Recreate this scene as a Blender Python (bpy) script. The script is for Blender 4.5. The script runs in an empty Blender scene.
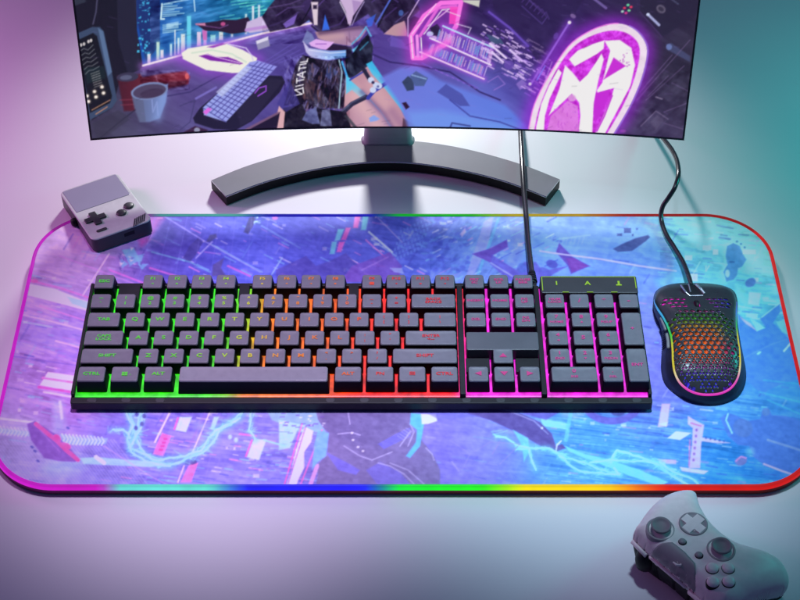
import bpy, bmesh, math, random
import numpy as np
from mathutils import Vector, Matrix

random.seed(7)
rng = np.random.default_rng(7)
S = bpy.context.scene
C = S.collection
PI = math.pi

# ------------------------------------------------------------------ camera
FPX = 1670.0                     # focal length in photo pixels (800 wide)
CAMH = .9445                     # camera height above the desk
c45 = math.sqrt(.5)
cam_d = bpy.data.cameras.new('camera'); cam = bpy.data.objects.new('camera', cam_d); C.objects.link(cam)
cam.location = (0, -CAMH, CAMH); cam.rotation_euler = (math.radians(45), 0, 0)
cam_d.sensor_width = 36; cam_d.lens = 36 * FPX / 800
cam_d.clip_start = .01; cam_d.clip_end = 50
S.camera = cam

def at(px, py, z=0.0):
    """a point of the photograph -> the point of the horizontal plane at height z"""
    a = (px - 400) / FPX; b = (py - 300) / FPX
    t = (CAMH - z) / (c45 + b * c45)
    return (t * a, -CAMH + t * (c45 - b * c45))

def px_of(x, y, z):
    """inverse of at(), for whole arrays (used to place the printed artwork)"""
    vy = y + CAMH; vz = z - CAMH
    dep = c45 * vy - c45 * vz; up = c45 * vy + c45 * vz
    return 400 + FPX * x / dep, 300 - FPX * up / dep

# ------------------------------------------------------------------ helpers
def lin(c):
    return tuple(((v / 255) / 12.92 if v / 255 <= .04045 else ((v / 255 + .055) / 1.055) ** 2.4) for v in c)

def new_mat(name):
    m = bpy.data.materials.new(name); m.use_nodes = True
    return m, m.node_tree, m.node_tree.nodes['Principled BSDF']

def plastic(name, col, rough=.45, spec=.5, metal=0, bump=.0, scale=900, var=.12, coat=0):
    """a plain moulded material with slight procedural mottling and grain"""
    m, nt, b = new_mat(name)
    tc = nt.nodes.new('ShaderNodeTexCoord')
    n = nt.nodes.new('ShaderNodeTexNoise'); n.inputs['Scale'].default_value = scale * .08; n.inputs['Detail'].default_value = 5
    nt.links.new(tc.outputs['Object'], n.inputs['Vector'])
    mx = nt.nodes.new('ShaderNodeMix'); mx.data_type = 'RGBA'
    lo = [v * (1 - var) for v in col]; hi = [min(1, v * (1 + var)) for v in col]
    mx.inputs['A'].default_value = (*lo, 1); mx.inputs['B'].default_value = (*hi, 1)
    nt.links.new(n.outputs['Fac'], mx.inputs['Factor'])
    nt.links.new(mx.outputs['Result'], b.inputs['Base Color'])
    rr = nt.nodes.new('ShaderNodeMapRange'); rr.inputs['To Min'].default_value = max(0, rough - .07); rr.inputs['To Max'].default_value = rough + .07
    nt.links.new(n.outputs['Fac'], rr.inputs['Value']); nt.links.new(rr.outputs['Result'], b.inputs['Roughness'])
    b.inputs['Metallic'].default_value = metal; b.inputs['Specular IOR Level'].default_value = spec
    b.inputs['Coat Weight'].default_value = coat; b.inputs['Coat Roughness'].default_value = .15
    if bump:
        n2 = nt.nodes.new('ShaderNodeTexNoise'); n2.inputs['Scale'].default_value = scale; n2.inputs['Detail'].default_value = 2
        nt.links.new(tc.outputs['Object'], n2.inputs['Vector'])
        bp = nt.nodes.new('ShaderNodeBump'); bp.inputs['Strength'].default_value = bump; bp.inputs['Distance'].default_value = .0003
        nt.links.new(n2.outputs['Fac'], bp.inputs['Height']); nt.links.new(bp.outputs['Normal'], b.inputs['Normal'])
    return m

def glow_attr(name, strength=1.0, wob=0.0, scale=60, base=.02):
    """a lit surface: the colour comes from the mesh's 'col' attribute"""
    m, nt, b = new_mat(name)
    a = nt.nodes.new('ShaderNodeAttribute'); a.attribute_name = 'col'
    b.inputs['Base Color'].default_value = (base, base, base, 1); b.inputs['Roughness'].default_value = .4
    nt.links.new(a.outputs['Color'], b.inputs['Emission Color'])
    b.inputs['Emission Strength'].default_value = strength
    if wob:
        tc = nt.nodes.new('ShaderNodeTexCoord'); n = nt.nodes.new('ShaderNodeTexNoise'); n.inputs['Scale'].default_value = scale
        nt.links.new(tc.outputs['Object'], n.inputs['Vector'])
        r = nt.nodes.new('ShaderNodeMapRange'); r.inputs['From Min'].default_value = .3; r.inputs['From Max'].default_value = .7
        r.inputs['To Min'].default_value = strength * (1 - wob); r.inputs['To Max'].default_value = strength * (1 + wob)
        nt.links.new(n.outputs['Fac'], r.inputs['Value']); nt.links.new(r.outputs['Result'], b.inputs['Emission Strength'])
    return m

def mesh_obj(name, bm, mats, parent=None, smooth=False, loc=None, rot=None):
    me = bpy.data.meshes.new(name)
    bmesh.ops.recalc_face_normals(bm, faces=bm.faces[:]) if len(bm.faces) < 60000 else None
    bm.to_mesh(me); bm.free()
    for m in (mats if isinstance(mats, (list, tuple)) else [mats]): me.materials.append(m)
    if smooth: me.polygons.foreach_set('use_smooth', [True] * len(me.polygons))
    o = bpy.data.objects.new(name, me); C.objects.link(o)
    if parent: o.parent = parent
    if loc: o.location = loc
    if rot: o.rotation_euler = rot
    return o

def empty(name, label, cat, loc=(0, 0, 0), rz=0, group=None):
    o = bpy.data.objects.new(name, None); o.empty_display_size = .02; C.objects.link(o)
    o.location = loc; o.rotation_euler = (0, 0, rz); o['label'] = label; o['category'] = cat
    if group: o['group'] = group
    return o

def paint(o, fn):
    """store a 'col' attribute (linear) from fn(x, y, z) -> sRGB 0..255"""
    me = o.data; n = len(me.vertices)
    co = np.empty(n * 3, np.float32); me.vertices.foreach_get('co', co); co = co.reshape(-1, 3)
    col = np.clip(fn(co[:, 0], co[:, 1], co[:, 2]) / 255.0, 0, 1)
    l = np.where(col <= .04045, col / 12.92, ((col + .055) / 1.055) ** 2.4)
    out = np.ones((n, 4), np.float32); out[:, :3] = l
    a = me.color_attributes.new('col', 'FLOAT_COLOR', 'POINT'); a.data.foreach_set('color', out.ravel())

def rr_loop(x0, x1, y0, y1, r, n=5):
    """rounded rectangle, counter-clockwise list of (x, y)"""
    r = max(1e-5, min(r, (x1 - x0) / 2 - 1e-5, (y1 - y0) / 2 - 1e-5)); out = []
    for cx, cy, a0 in ((x1 - r, y1 - r, 0), (x0 + r, y1 - r, 90), (x0 + r, y0 + r, 180), (x1 - r, y0 + r, 270)):
        for k in range(n):
            a = math.radians(a0 + 90 * k / (n - 1)); out.append((cx + r * math.cos(a), cy + r * math.sin(a)))
    return out

def loft(bm, loops, cap0=True, cap1=True, mi=0, closed=True):
    rows = [[bm.verts.new(p) for p in lp] for lp in loops]
    n = len(rows[0])
    for a, b in zip(rows, rows[1:]):
        for i in range(n if closed else n - 1):
            j = (i + 1) % n
            f = bm.faces.new((a[i], a[j], b[j], b[i])); f.material_index = mi
    if cap0: f = bm.faces.new(rows[0][::-1]); f.material_index = mi
    if cap1: f = bm.faces.new(rows[-1]); f.material_index = mi
    return rows

def slab(bm, x0, x1, y0, y1, z0, z1, r=.001, b=.0005, mi=0, n=5):
    """a block with rounded plan corners and softened top and bottom edges"""
    b = min(b, (z1 - z0) * .45)
    L = []
    for ins, z in ((b, z0), (0, z0 + b), (0, z1 - b), (b * .3, z1 - b * .3), (b, z1)):
        L.append([(x, y, z) for x, y in rr_loop(x0 + ins, x1 - ins, y0 + ins, y1 - ins, max(r - ins, 1e-4), n)])
    loft(bm, L, mi=mi)

def prism(bm, pts, z0, z1, mi=0, b=0.0):
    """vertical prism over a plan outline"""
    if b:
        cx = sum(p[0] for p in pts) / len(pts); cy = sum(p[1] for p in pts) / len(pts)
        def ins(p):
            d = math.hypot(p[0] - cx, p[1] - cy) or 1; k = max(0, d - b) / d
            return (cx + (p[0] - cx) * k, cy + (p[1] - cy) * k)
        loft(bm, [[(x, y, z0) for x, y in pts], [(x, y, z1 - b) for x, y in pts], [(*ins(p), z1) for p in pts]], mi=mi)
    else:
        loft(bm, [[(x, y, z0) for x, y in pts], [(x, y, z1) for x, y in pts]], mi=mi)

def lathe(bm, prof, cx=0, cy=0, n=28, mi=0, cap0=True, cap1=True):
    loft(bm, [[(cx + r * math.cos(2 * PI * k / n), cy + r * math.sin(2 * PI * k / n), z) for k in range(n)] for r, z in prof], cap0, cap1, mi)

def catmull(pts, n=8, closed=False):
    P_ = [Vector(p) for p in pts]; out = []; m = len(P_)
    for i in range(m if closed else m - 1):
        g = lambda k: P_[k % m] if closed else P_[min(max(k, 0), m - 1)]
        p0, p1, p2, p3 = g(i - 1), g(i), g(i + 1), g(i + 2)
        for k in range(n):
            t = k / n
            out.append(.5 * ((2 * p1) + (p2 - p0) * t + (2 * p0 - 5 * p1 + 4 * p2 - p3) * t * t + (3 * p1 - p0 - 3 * p2 + p3) * t ** 3))
    if not closed: out.append(P_[-1])
    return out

def tube(bm, pts, r, n=10, closed=False, mi=0, caps=True):
    pts = [Vector(p) for p in pts]; m = len(pts); loops = []
    for i, p in enumerate(pts):
        if closed: t = pts[(i + 1) % m] - pts[i - 1]
        else: t = pts[min(i + 1, m - 1)] - pts[max(i - 1, 0)]
        t.normalize(); u = Vector((0, 0, 1)); s = t.cross(u)
        if s.length < 1e-3: s = t.cross(Vector((0, 1, 0)))
        s.normalize(); w = s.cross(t)
        rr = r(i / (m - 1)) if callable(r) else r
        loops.append([p + (s * math.cos(2 * PI * k / n) + w * math.sin(2 * PI * k / n)) * rr for k in range(n)])
    if closed:
        loops.append(loops[0]); rows = [[bm.verts.new(q) for q in lp] for lp in loops[:-1]]; rows.append(rows[0])
        for a, b in zip(rows, rows[1:]):
            for i in range(n):
                j = (i + 1) % n; f = bm.faces.new((a[i], a[j], b[j], b[i])); f.material_index = mi
    else: loft(bm, loops, caps, caps, mi)

_glyphs = {}
def glyphs(txt, shear=0.0):
    """outline text as (verts, faces), 1 unit tall, centred"""
    key = (txt, shear)
    if key in _glyphs: return _glyphs[key]
    cu = bpy.data.curves.new('legend', 'FONT'); cu.body = txt; cu.size = 1; cu.align_x = 'CENTER'; cu.align_y = 'CENTER'
    cu.shear = shear; cu.resolution_u = 2; cu.offset = .026; cu.space_line = .95
    o = bpy.data.objects.new('legend', cu); C.objects.link(o)
    dg = bpy.context.evaluated_depsgraph_get(); me = bpy.data.meshes.new_from_object(o.evaluated_get(dg))
    v = [tuple(x.co) for x in me.vertices]; f = [tuple(p.vertices) for p in me.polygons]
    bpy.data.objects.remove(o); bpy.data.curves.remove(cu); bpy.data.meshes.remove(me)
    _glyphs[key] = (v, f); return _glyphs[key]

def put_text(bm, txt, x, y, z, h, mi, sx=1.0, shear=0.0):
    v, f = glyphs(txt, shear)
    vs = [bm.verts.new((x + a * h * sx, y + b * h, z)) for a, b, _ in v]
    for q in f:
        try:
            fc = bm.faces.new([vs[i] for i in q]); fc.material_index = mi
        except ValueError: pass

# signed distance (positive inside) and nearest boundary point for point arrays
def poly_sd(X, Y, pts, near=False):
    pts = np.asarray(pts, np.float64); n = len(pts)
    ins = np.zeros(X.shape, bool); best = np.full(X.shape, 1e18); NX = np.zeros(X.shape); NY = np.zeros(X.shape)
    for i in range(n):
        ax, ay = pts[i]; bx, by = pts[(i + 1) % n]
        if ay != by:
            cnd = (ay > Y) != (by > Y)
            ins ^= cnd & (X < (bx - ax) * (Y - ay) / (by - ay) + ax)
        dx, dy = bx - ax, by - ay; L = dx * dx + dy * dy or 1e-18
        t = np.clip(((X - ax) * dx + (Y - ay) * dy) / L, 0, 1)
        qx = ax + t * dx; qy = ay + t * dy; d = (X - qx) ** 2 + (Y - qy) ** 2
        m = d < best; best = np.where(m, d, best)
        if near: NX = np.where(m, qx, NX); NY = np.where(m, qy, NY)
    sd = np.sqrt(best) * np.where(ins, 1, -1)
    return (sd, NX, NY) if near else sd

def pillow(outline, zf, cell, holes=()):
    """a skin over a plan outline, holes cut out, height from zf(x, y, distance to the edge)"""
    o = np.asarray(outline); x0, y0 = o.min(0) - cell; x1, y1 = o.max(0) + cell
    nx = int((x1 - x0) / cell) + 1; ny = int((y1 - y0) / cell) + 1
    X, Y = np.meshgrid(x0 + np.arange(nx) * cell, y0 + np.arange(ny) * cell)
    sd, NX, NY = poly_sd(X, Y, outline, True)
    keep = sd.copy()
    sn = np.abs(sd) < cell * .62
    XX = np.where(sn, NX, X); YY = np.where(sn, NY, Y); keep[sn] = 0; sd[sn] = 0
    for h in holes:
        h = np.asarray(h); a = h.min(0) - 2 * cell; b = h.max(0) + 2 * cell
        i0, i1 = max(0, int((a[0] - x0) / cell)), min(nx, int((b[0] - x0) / cell) + 2)
        j0, j1 = max(0, int((a[1] - y0) / cell)), min(ny, int((b[1] - y0) / cell) + 2)
        if i1 <= i0 or j1 <= j0: continue
        sl = (slice(j0, j1), slice(i0, i1))
        s, hx, hy = poly_sd(X[sl], Y[sl], h, True); s = -s
        m = (np.abs(s) < cell * .62)
        k = np.minimum(keep[sl], s); k[m] = np.minimum(keep[sl], 0)[m]
        XX[sl] = np.where(m, hx, XX[sl]); YY[sl] = np.where(m, hy, YY[sl]); keep[sl] = k
    Z = zf(XX, YY, np.maximum(sd, 0))
    bm = bmesh.new(); vid = {}
    ok = keep > -1e-9
    for j in range(ny - 1):
        for i in range(nx - 1):
            q = ((j, i), (j, i + 1), (j + 1, i + 1), (j + 1, i))
            if all(ok[k] for k in q):
                # a cell whose four corners all lie on a hole's rim is the hole itself
                vs = []
                for k in q:
                    if k not in vid: vid[k] = bm.verts.new((XX[k], YY[k], Z[k]))
                    vs.append(vid[k])
                bm.faces.new(vs)
    bmesh.ops.remove_doubles(bm, verts=bm.verts[:], dist=cell * .04)
    return bm

def skirt(bm, steps, cx, cy):
    """pull the open outer edge down: steps of (inset, z)"""
    ed = [e for e in bm.edges if e.is_boundary]
    for ins, z in steps:
        r = bmesh.ops.extrude_edge_only(bm, edges=ed)
        vs = [g for g in r['geom'] if isinstance(g, bmesh.types.BMVert)]
        ed = [g for g in r['geom'] if isinstance(g, bmesh.types.BMEdge) and g.is_boundary]
        for v in vs:
            d = Vector((v.co.x - cx, v.co.y - cy)); L = d.length or 1
            v.co.x = cx + d.x * (1 - ins / L); v.co.y = cy + d.y * (1 - ins / L); v.co.z = z if z > 0 else v.co.z + z
    return ed

def smooth01(a, b, x):
    t = np.clip((x - a) / (b - a), 0, 1); return t * t * (3 - 2 * t)

# ------------------------------------------------------------------ flat artwork painter
class Art:
    """colours printed on (or shown by) a flat thing; outlines are given in photo pixels and are carried to the thing's own surface"""
    def __init__(s, PX, PY, k=1.0): s.k = k; s.X, s.Y = PX, PY; s.C = np.zeros((len(PX), 3))
    def _box(s, x0, x1, y0, y1): return np.nonzero((s.X > x0) & (s.X < x1) & (s.Y > y0) & (s.Y < y1))[0]
    def field(s, pts, sig):
        W = np.zeros(len(s.X)); A = np.zeros((len(s.X), 3))
        for x, y, c in pts:
            w = np.exp(-((s.X - x) ** 2 + (s.Y - y) ** 2) / (2 * sig * sig)) + 1e-9
            W += w; A += w[:, None] * np.array(c)
        s.C = A / W[:, None]
    def poly(s, pts, c, a=1.0, soft=1.0, c2=None):
        soft = soft * s.k
        p = np.array(pts, float); i = s._box(p[:, 0].min() - soft, p[:, 0].max() + soft, p[:, 1].min() - soft, p[:, 1].max() + soft)
        if not len(i): return
        cov = np.clip(poly_sd(s.X[i], s.Y[i], p) / soft + .5, 0, 1)[:, None] * a
        col = np.array(c, float)
        if c2 is not None:
            t = ((s.X[i] - p[:, 0].min()) / (np.ptp(p[:, 0]) or 1)).clip(0, 1)[:, None]; col = col * (1 - t) + np.array(c2) * t
        s.C[i] = s.C[i] * (1 - cov) + col * cov
    def rect(s, x0, y0, x1, y1, c, a=1.0, soft=.8): s.poly([(x0, y0), (x1, y0), (x1, y1), (x0, y1)], c, a, soft)
    def ell(s, x, y, rx, ry, c, a=1.0, rot=0, soft=1.0):
        t = np.linspace(0, 2 * PI, 26)[:-1]; co, si = math.cos(math.radians(rot)), math.sin(math.radians(rot))
        s.poly([(x + rx * math.cos(k) * co - ry * math.sin(k) * si, y + rx * math.cos(k) * si + ry * math.sin(k) * co) for k in t], c, a, soft)
    def _ld(s, pts, m):
        p = np.array(pts, float); i = s._box(p[:, 0].min() - m, p[:, 0].max() + m, p[:, 1].min() - m, p[:, 1].max() + m)
        if not len(i): return i, None
        d = np.full(len(i), 1e9)
        for (ax, ay), (bx, by) in zip(p, p[1:]):
            dx, dy = bx - ax, by - ay; L = dx * dx + dy * dy or 1e-9
            t = np.clip(((s.X[i] - ax) * dx + (s.Y[i] - ay) * dy) / L, 0, 1)
            d = np.minimum(d, np.hypot(s.X[i] - ax - t * dx, s.Y[i] - ay - t * dy))
        return i, d
    def line(s, pts, w, c, a=1.0, soft=.9):
        soft = soft * s.k
        i, d = s._ld(pts, w + 2)
        if d is None: return
        cov = (np.clip((w / 2 - d) / soft + .5, 0, 1) * a)[:, None]; s.C[i] = s.C[i] * (1 - cov) + np.array(c, float) * cov
    def glow(s, pts, w, c, a=.6):
        i, d = s._ld(pts, 3 * w)
        if d is None: return
        cov = (np.exp(-(d / w) ** 2) * a)[:, None]; s.C[i] = s.C[i] * (1 - cov) + np.array(c, float) * cov
    def noise(s, n, amp, ang, sx, sy, seed, box=None, mask=None):
        """blocky streaks, stretched along ang"""
        r = np.random.default_rng(seed); g = r.random((64, 64)) - .5
        co, si = math.cos(math.radians(ang)), math.sin(math.radians(ang))
        i = s._box(*box) if box else np.arange(len(s.X))
        mk = 1.0 if mask is None else np.clip(poly_sd(s.X[i], s.Y[i], mask) + .5, 0, 1)
        for k in range(n):
            u = (s.X[i] * co + s.Y[i] * si) / sx * 2 ** k + 7.3 * k; v = (-s.X[i] * si + s.Y[i] * co) / sy * 2 ** k + 3.1 * k
            iu, iv = np.floor(u).astype(int), np.floor(v).astype(int); fu, fv = u - iu, v - iv
            fu = np.clip((fu - .5) * 2.2 + .5, 0, 1); fv = np.clip((fv - .5) * 2.2 + .5, 0, 1)
            q = lambda a, b: g[a % 64, b % 64]
            z = (q(iu, iv) * (1 - fu) + q(iu + 1, iv) * fu) * (1 - fv) + (q(iu, iv + 1) * (1 - fu) + q(iu + 1, iv + 1) * fu) * fv
            s.C[i] += (z * mk * amp * 2 / (1 + .6 * k))[:, None] * np.array([.8, .9, 1.0])

def scatter(x0, x1, y0, y1, n, seed):
    r = random.Random(seed)
    return [(r.uniform(x0, x1), r.uniform(y0, y1), r.random(), r.random()) for _ in range(n)]

# ------------------------------------------------------------------ picture on the monitor
def screen_art(A):
    W = (240, 235, 240)
    A.field([(80, 60, (30, 27, 42)), (110, 120, (62, 58, 82)), (150, 140, (80, 76, 112)), (200, 120, (86, 76, 138)), (260, 60, (84, 70, 150)), (180, 80, (92, 72, 140)),
             (380, 60, (80, 58, 140)), (440, 60, (84, 62, 150)), (420, 110, (120, 135, 225)), (480, 120, (105, 125, 225)), (520, 110, (85, 72, 165)), (470, 10, (46, 30, 80)),
             (540, 20, (48, 30, 84)), (560, 60, (70, 40, 120)), (620, 10, (44, 30, 70)), (660, 40, (50, 40, 66)), (660, 110, (58, 46, 76)), (640, 130, (68, 50, 92)), (690, 80, (46, 40, 58)), (400, -100, (60, 40, 110)), (200, -100, (30, 80, 130)), (620, -100, (40, 28, 70))], 30)
    A.noise(3, 7, 27, 36, 9, 5)
    # dark side panel, phone
    A.poly([(60, -200), (135, -200), (134, 0), (143, 67), (120, 80), (112, 108), (92, 120), (76, 30)], (24, 23, 37))
    A.poly([(112, -200), (133, -200), (140, 70), (128, 74), (118, 40)], (38, 37, 58), .8)
    A.line([(98, -10), (96, 12), (93, 24)], 1.6, (70, 68, 95)); A.poly([(72, 0), (84, -4), (86, 2), (74, 6)], (52, 58, 74), .8)
    A.poly([(76, 34), (92, 27), (100, 27), (104, 32), (110, 62), (117, 100), (112, 108), (90, 120)], (58, 74, 104)); A.poly([(98, 28), (103, 31), (112, 72), (108, 76)], (96, 122, 162), .8)
    A.poly([(78, 40), (93, 33), (97, 36), (112, 96), (110, 103), (90, 113)], (17, 20, 27))
    A.poly([(84, 68), (104, 66), (106, 78), (87, 84)], (22, 42, 46), .7)
    for x, y in ((81, 45), (84, 44), (88.5, 41.5), (91, 40.5)): A.ell(x, y, 1.3, 1.7, (235, 225, 225), .9)
    for k in range(6): A.line([(80 + k * 1.1, 51 + k * 4.6), (84 + k, 48.5 + k * 4.4), (88 + k, 50 + k * 4), (93 + k * 1.2, 45 + k * 4.3)], .9, (150, 150, 160), .6)
    for k in range(7): A.line([(91 + k * .6, 74 + k * 2.2), (99 + k * .5, 71 + k * 2.3)], 1.0, (190, 180, 180), .5 + .06 * (k % 3))
    for x, y in ((87, 96), (94.5, 91.5), (96, 97), (88.5, 101.5), (102, 87), (103.5, 93)): A.glow([(x, y), (x + .1, y)], 2, (255, 220, 200), .7); A.ell(x, y, 1.5, 1.3, (255, 245, 235))
    A.line([(92, 110), (110, 100)], 1.1, (225, 160, 120), .7); A.line([(96, 114), (107, 107)], 1.1, (230, 150, 100), .7)
    # big blue display
    A.poly([(133, -200), (420, -200), (330, 18), (306, 23), (262, 34), (143, 66), (137, 30)], (24, 74, 165), 1, 1, (50, 205, 185))
    i = A._box(133, 420, -200, 70)
    A.poly([(134, -200), (160, -200), (160, 45), (146, 62), (137, 20)], (28, 38, 92), .7)
    A.noise(3, 34, -14, 24, 7, 11, (150, 310, -80, 44))
    for x, y, a, b in scatter(137, 149, -30, 55, 70, 3): A.rect(x, y, x + .8 + 1.8 * a, y + .8 + 1.6 * b, (70, 190, 235), .55 + .4 * b)
    for k in range(12): A.line([(163, 5 + k * 1.9 + (7 if k > 6 else 0)), (172 + (k * 5) % 13, 4 + k * 1.85 + (7 if k > 6 else 0))], 1.0, (190, 235, 245), .75)
    A.line([(162, 4), (161, 19), (164, 19)], 1.6, (215, 245, 250)); A.line([(164, 4), (196, -2)], 1, (190, 230, 250)); A.line([(194, 0), (195, 11)], 1.1, (190, 230, 250))
    for k in range(6): A.line([(167, 24 + k * .9), (178, 22 + k * .9)], .9, (205, 240, 250), .6)
    for k in range(26): A.line([(215 + (k * 17) % 60, -2 + (k * 7) % 26), (224 + (k * 17) % 60 + (k % 4) * 5, -4 + (k * 7) % 26)], 1.0, (120, 240, 215), .55)
    for x, y0, y1, w, c in ((149, 54, 63, 3, W), (158, 42, 60, 3, (205, 235, 220)), (162, 50, 58, 3, W), (171, 44, 56, 2, (200, 240, 245)), (175, 30, 55, 1, W), (178.5, 38, 54, 2, (220, 245, 245)), (183, 34, 53, 4, (230, 235, 235)), (189, 16, 50, 4, (110, 220, 245)), (199, 32, 46, 4, (240, 215, 240)), (205, 30, 45, 3, (225, 190, 240)), (213, 35, 42, 5, (160, 240, 230)), (221, 32, 40, 4, (225, 240, 225)), (232, 24, 37, 2, (190, 235, 225)), (246, 14, 34, 2, (200, 225, 230)), (253, 6, 20, 2, (225, 230, 240)), (259, 5, 18, 2, (215, 225, 240))):
        A.glow([(x, y0), (x, y1)], w, (120, 210, 240), .35); A.rect(x - w / 2, y0, x + w / 2, y1, c, .92)
    A.glow([(143, 66), (262, 33), (312, 22)], 5, (190, 120, 240), .55); A.line([(143, 65.5), (200, 50), (262, 33.5), (312, 23)], 2.0, (245, 225, 240))
    # cans, mug
    A.poly([(117, 76), (140, 74), (146, 82), (145, 106), (134, 111), (124, 111)], (70, 24, 38), 1, 1.6, (104, 34, 50)); A.ell(127.5, 77, 11, 4.6, (58, 54, 80), 1, -5); A.ell(126, 77.5, 6, 2.4, (90, 92, 122), 1, -5); A.line([(120, 100), (144, 99)], 1.2, (140, 60, 80), .6); A.line([(121, 105), (143, 104)], 1.2, (140, 60, 80), .5)
    A.poly([(139, 78), (160, 74), (186, 71), (190, 77), (188, 84), (164, 89), (145, 90)], (82, 26, 44), 1, 1.6, (136, 34, 50)); A.poly([(143, 84), (166, 82), (188, 80), (186, 86), (164, 90), (146, 91)], (52, 18, 40), .6, 2); A.line([(156, 77), (160, 88)], 1.6, (150, 90, 120), .6); A.noise(2, 30, 10, 8, 4, 9, (140, 190, 70, 90)); A.ell(187, 76, 2, 3, (255, 120, 110), .7)
    A.poly([(131, 91), (168, 84), (166, 102), (160, 118), (150, 122), (140, 122), (135, 108)], (92, 98, 132), 1, 1.4, (122, 146, 210)); A.poly([(131, 92), (143, 98), (146, 122), (139, 122), (134, 108)], (92, 96, 128), .6)
    A.line([(152, 100), (153, 112), (157, 102), (158, 115)], 1.4, (150, 165, 225), .6)
    A.glow([(163, 96), (158, 118)], 5, (140, 165, 225), .5); A.ell(149.5, 91, 18.6, 8.6, (122, 136, 182), 1, -9); A.ell(149.5, 91.3, 16.6, 6.9, (78, 66, 96), 1, -9); A.ell(152, 93, 12, 4.4, (66, 50, 78), .8, -9)
    A.line([(100, 138), (122, 120), (135, 110)], 1.2, (40, 38, 62), .8); A.line([(168, 96), (190, 92), (215, 78), (230, 72)], 1.4, (58, 48, 104), .8); A.line([(180, 106), (195, 100), (190, 122), (180, 130)], 1, (62, 56, 104), .7)
    A.line([(196, 98.5), (216, 87.5)], 2.2, (120, 108, 190)); A.poly([(184, 132), (195, 126), (208, 130), (204, 134), (186, 136)], (58, 30, 58)); A.ell(197, 130, 3, 2.4, (150, 150, 180))
    A.poly([(92, 124), (118, 110), (132, 118), (98, 142)], (54, 52, 70), .5)
    # hologram plate
    A.glow([(184, 55), (228, 46), (256, 60), (232, 72), (205, 68), (184, 58)], 9, (170, 80, 230), .55)
    A.poly([(181.5, 53), (188, 48.5), (206, 45.5), (226, 43.5), (243, 50), (257, 58), (256, 66), (248, 72.5), (232, 73), (206, 70), (183, 59)], (243, 240, 228))
    A.poly([(199, 56), (208, 54), (216, 57), (228, 57), (236, 60), (243, 63.5), (240, 64.5), (224, 62), (210, 60.5)], (128, 34, 170)); A.line([(206, 54), (224, 59), (240, 63)], 1, (225, 200, 235), .9); A.line([(192, 53), (212, 50), (232, 54), (246, 62)], 1.6, (205, 225, 205), .8)
    A.poly([(207, 47), (222, 43), (226, 44), (213, 48)], (150, 60, 190), .9); A.line([(228, 44), (246, 48), (252, 56), (253, 60)], 1.1, (215, 200, 245))
    # hand, sleeve
    A.poly([(196, 24), (204, 22.8), (218, 21), (223, 19.5), (236, 20), (248, 17), (252, 24), (246, 32), (232, 34), (218, 31), (205, 31)], (44, 24, 52)); A.poly([(195, 23.5), (205, 23), (206, 26), (196, 25)], (205, 130, 170)); A.poly([(202, 30), (207, 31), (207, 40), (203, 40)], (205, 110, 190)); A.ell(223, 24, 2.4, 2, (190, 80, 140)); A.line([(206, 26), (220, 28), (228, 25)], 1, (110, 70, 130))
    A.poly([(247, 22), (262, 16), (266, 18), (270, 30), (250, 33), (245, 31)], (205, 185, 225)); A.line([(246, 30), (270, 26)], 3, (185, 130, 215), .7)
    # torso jacket (continues above)
    A.poly([(262, 17), (268, 8), (286, -14), (306, -50), (330, -80), (390, -80), (404, -30), (412, -4), (420, 10), (404, 24), (392, 28), (384, 33), (378, 26), (368, 14), (346, 28), (322, 34), (309, 20), (300, 26), (285, 29), (270, 32)], (44, 31, 64))
    A.noise(3, 18, 50, 14, 8, 21, (262, 420, -60, 34)); A.poly([(300, 8), (310, -8), (316, 20), (310, 18)], (58, 40, 92), .8); A.poly([(283, 24), (298, 12), (294, 24), (286, 28)], (130, 100, 200), .9); A.line([(268, 8), (290, 4), (305, -2)], 1.2, (92, 72, 122), .8)
    for p, c, w_ in (([(318, 6), (330, -6), (346, 2), (352, 20)], (92, 66, 140), 1.2), ([(322, 30), (340, 24), (348, 12)], (70, 50, 110), 1.6), ([(372, 2), (384, -8), (398, 2)], (82, 62, 130), 1.2), ([(366, 20), (384, 18), (396, 8)], (66, 46, 104), 1.6), ([(276, 16), (288, 8), (304, 6)], (84, 64, 120), 1.4), ([(270, 26), (286, 20), (300, 12)], (60, 44, 92), 1.6), ([(396, 22), (408, 12)], (92, 76, 130), 1.2), ([(312, 26), (320, 33), (340, 29)], (20, 12, 32), 2)): A.line(p, w_, c, .8)
    for x, y, a, b in scatter(264, 414, -20, 30, 70, 311):
        if 338 < x < 366: continue
        A.line([(x, y), (x + 3 + 4 * a, y - 4 * b)], .8, (80, 60, 120), .35)
    A.line([(340, 2), (346, 14), (350, 25)], 1.3, (236, 226, 246), .8); A.line([(364, 2), (357, 14), (352, 25)], 1.3, (190, 170, 225), .7); A.line([(320, 33.5), (346, 28.5), (370, 26)], 1.1, (150, 120, 205), .7)
    A.line([(301, 24), (310, 8), (318, -10)], 1.3, (16, 10, 26), .9); A.line([(378, 27), (386, 10), (396, -6)], 1.3, (16, 10, 26), .9)
    A.ell(352, -108, 26, 34, (40, 24, 60)); A.ell(352, -104, 15, 22, (196, 150, 170)); A.poly([(344, -86), (360, -86), (362, -60), (342, -60)], (190, 150, 175))
    A.poly([(340, -60), (364, -60), (364, 0), (353, 16), (351, 24), (348, 24), (346, 12), (340, 0)], (206, 178, 218)); A.poly([(352, 0), (362, 2), (354, 14)], (165, 130, 190), .7)
    A.poly([(311, 2), (318, 2), (317.5, 25), (314, 25)], (225, 205, 220)); A.poly([(313, 5), (317, 5), (317, 9), (313, 9)], (45, 30, 60)); A.poly([(325, 15), (330, 30), (322, 31)], (56, 110, 232)); A.line([(390, 0), (376, 24)], 1.8, (85, 110, 215), .9); A.ell(401, 13, 2.5, 3, (75, 110, 190), .8)
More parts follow.
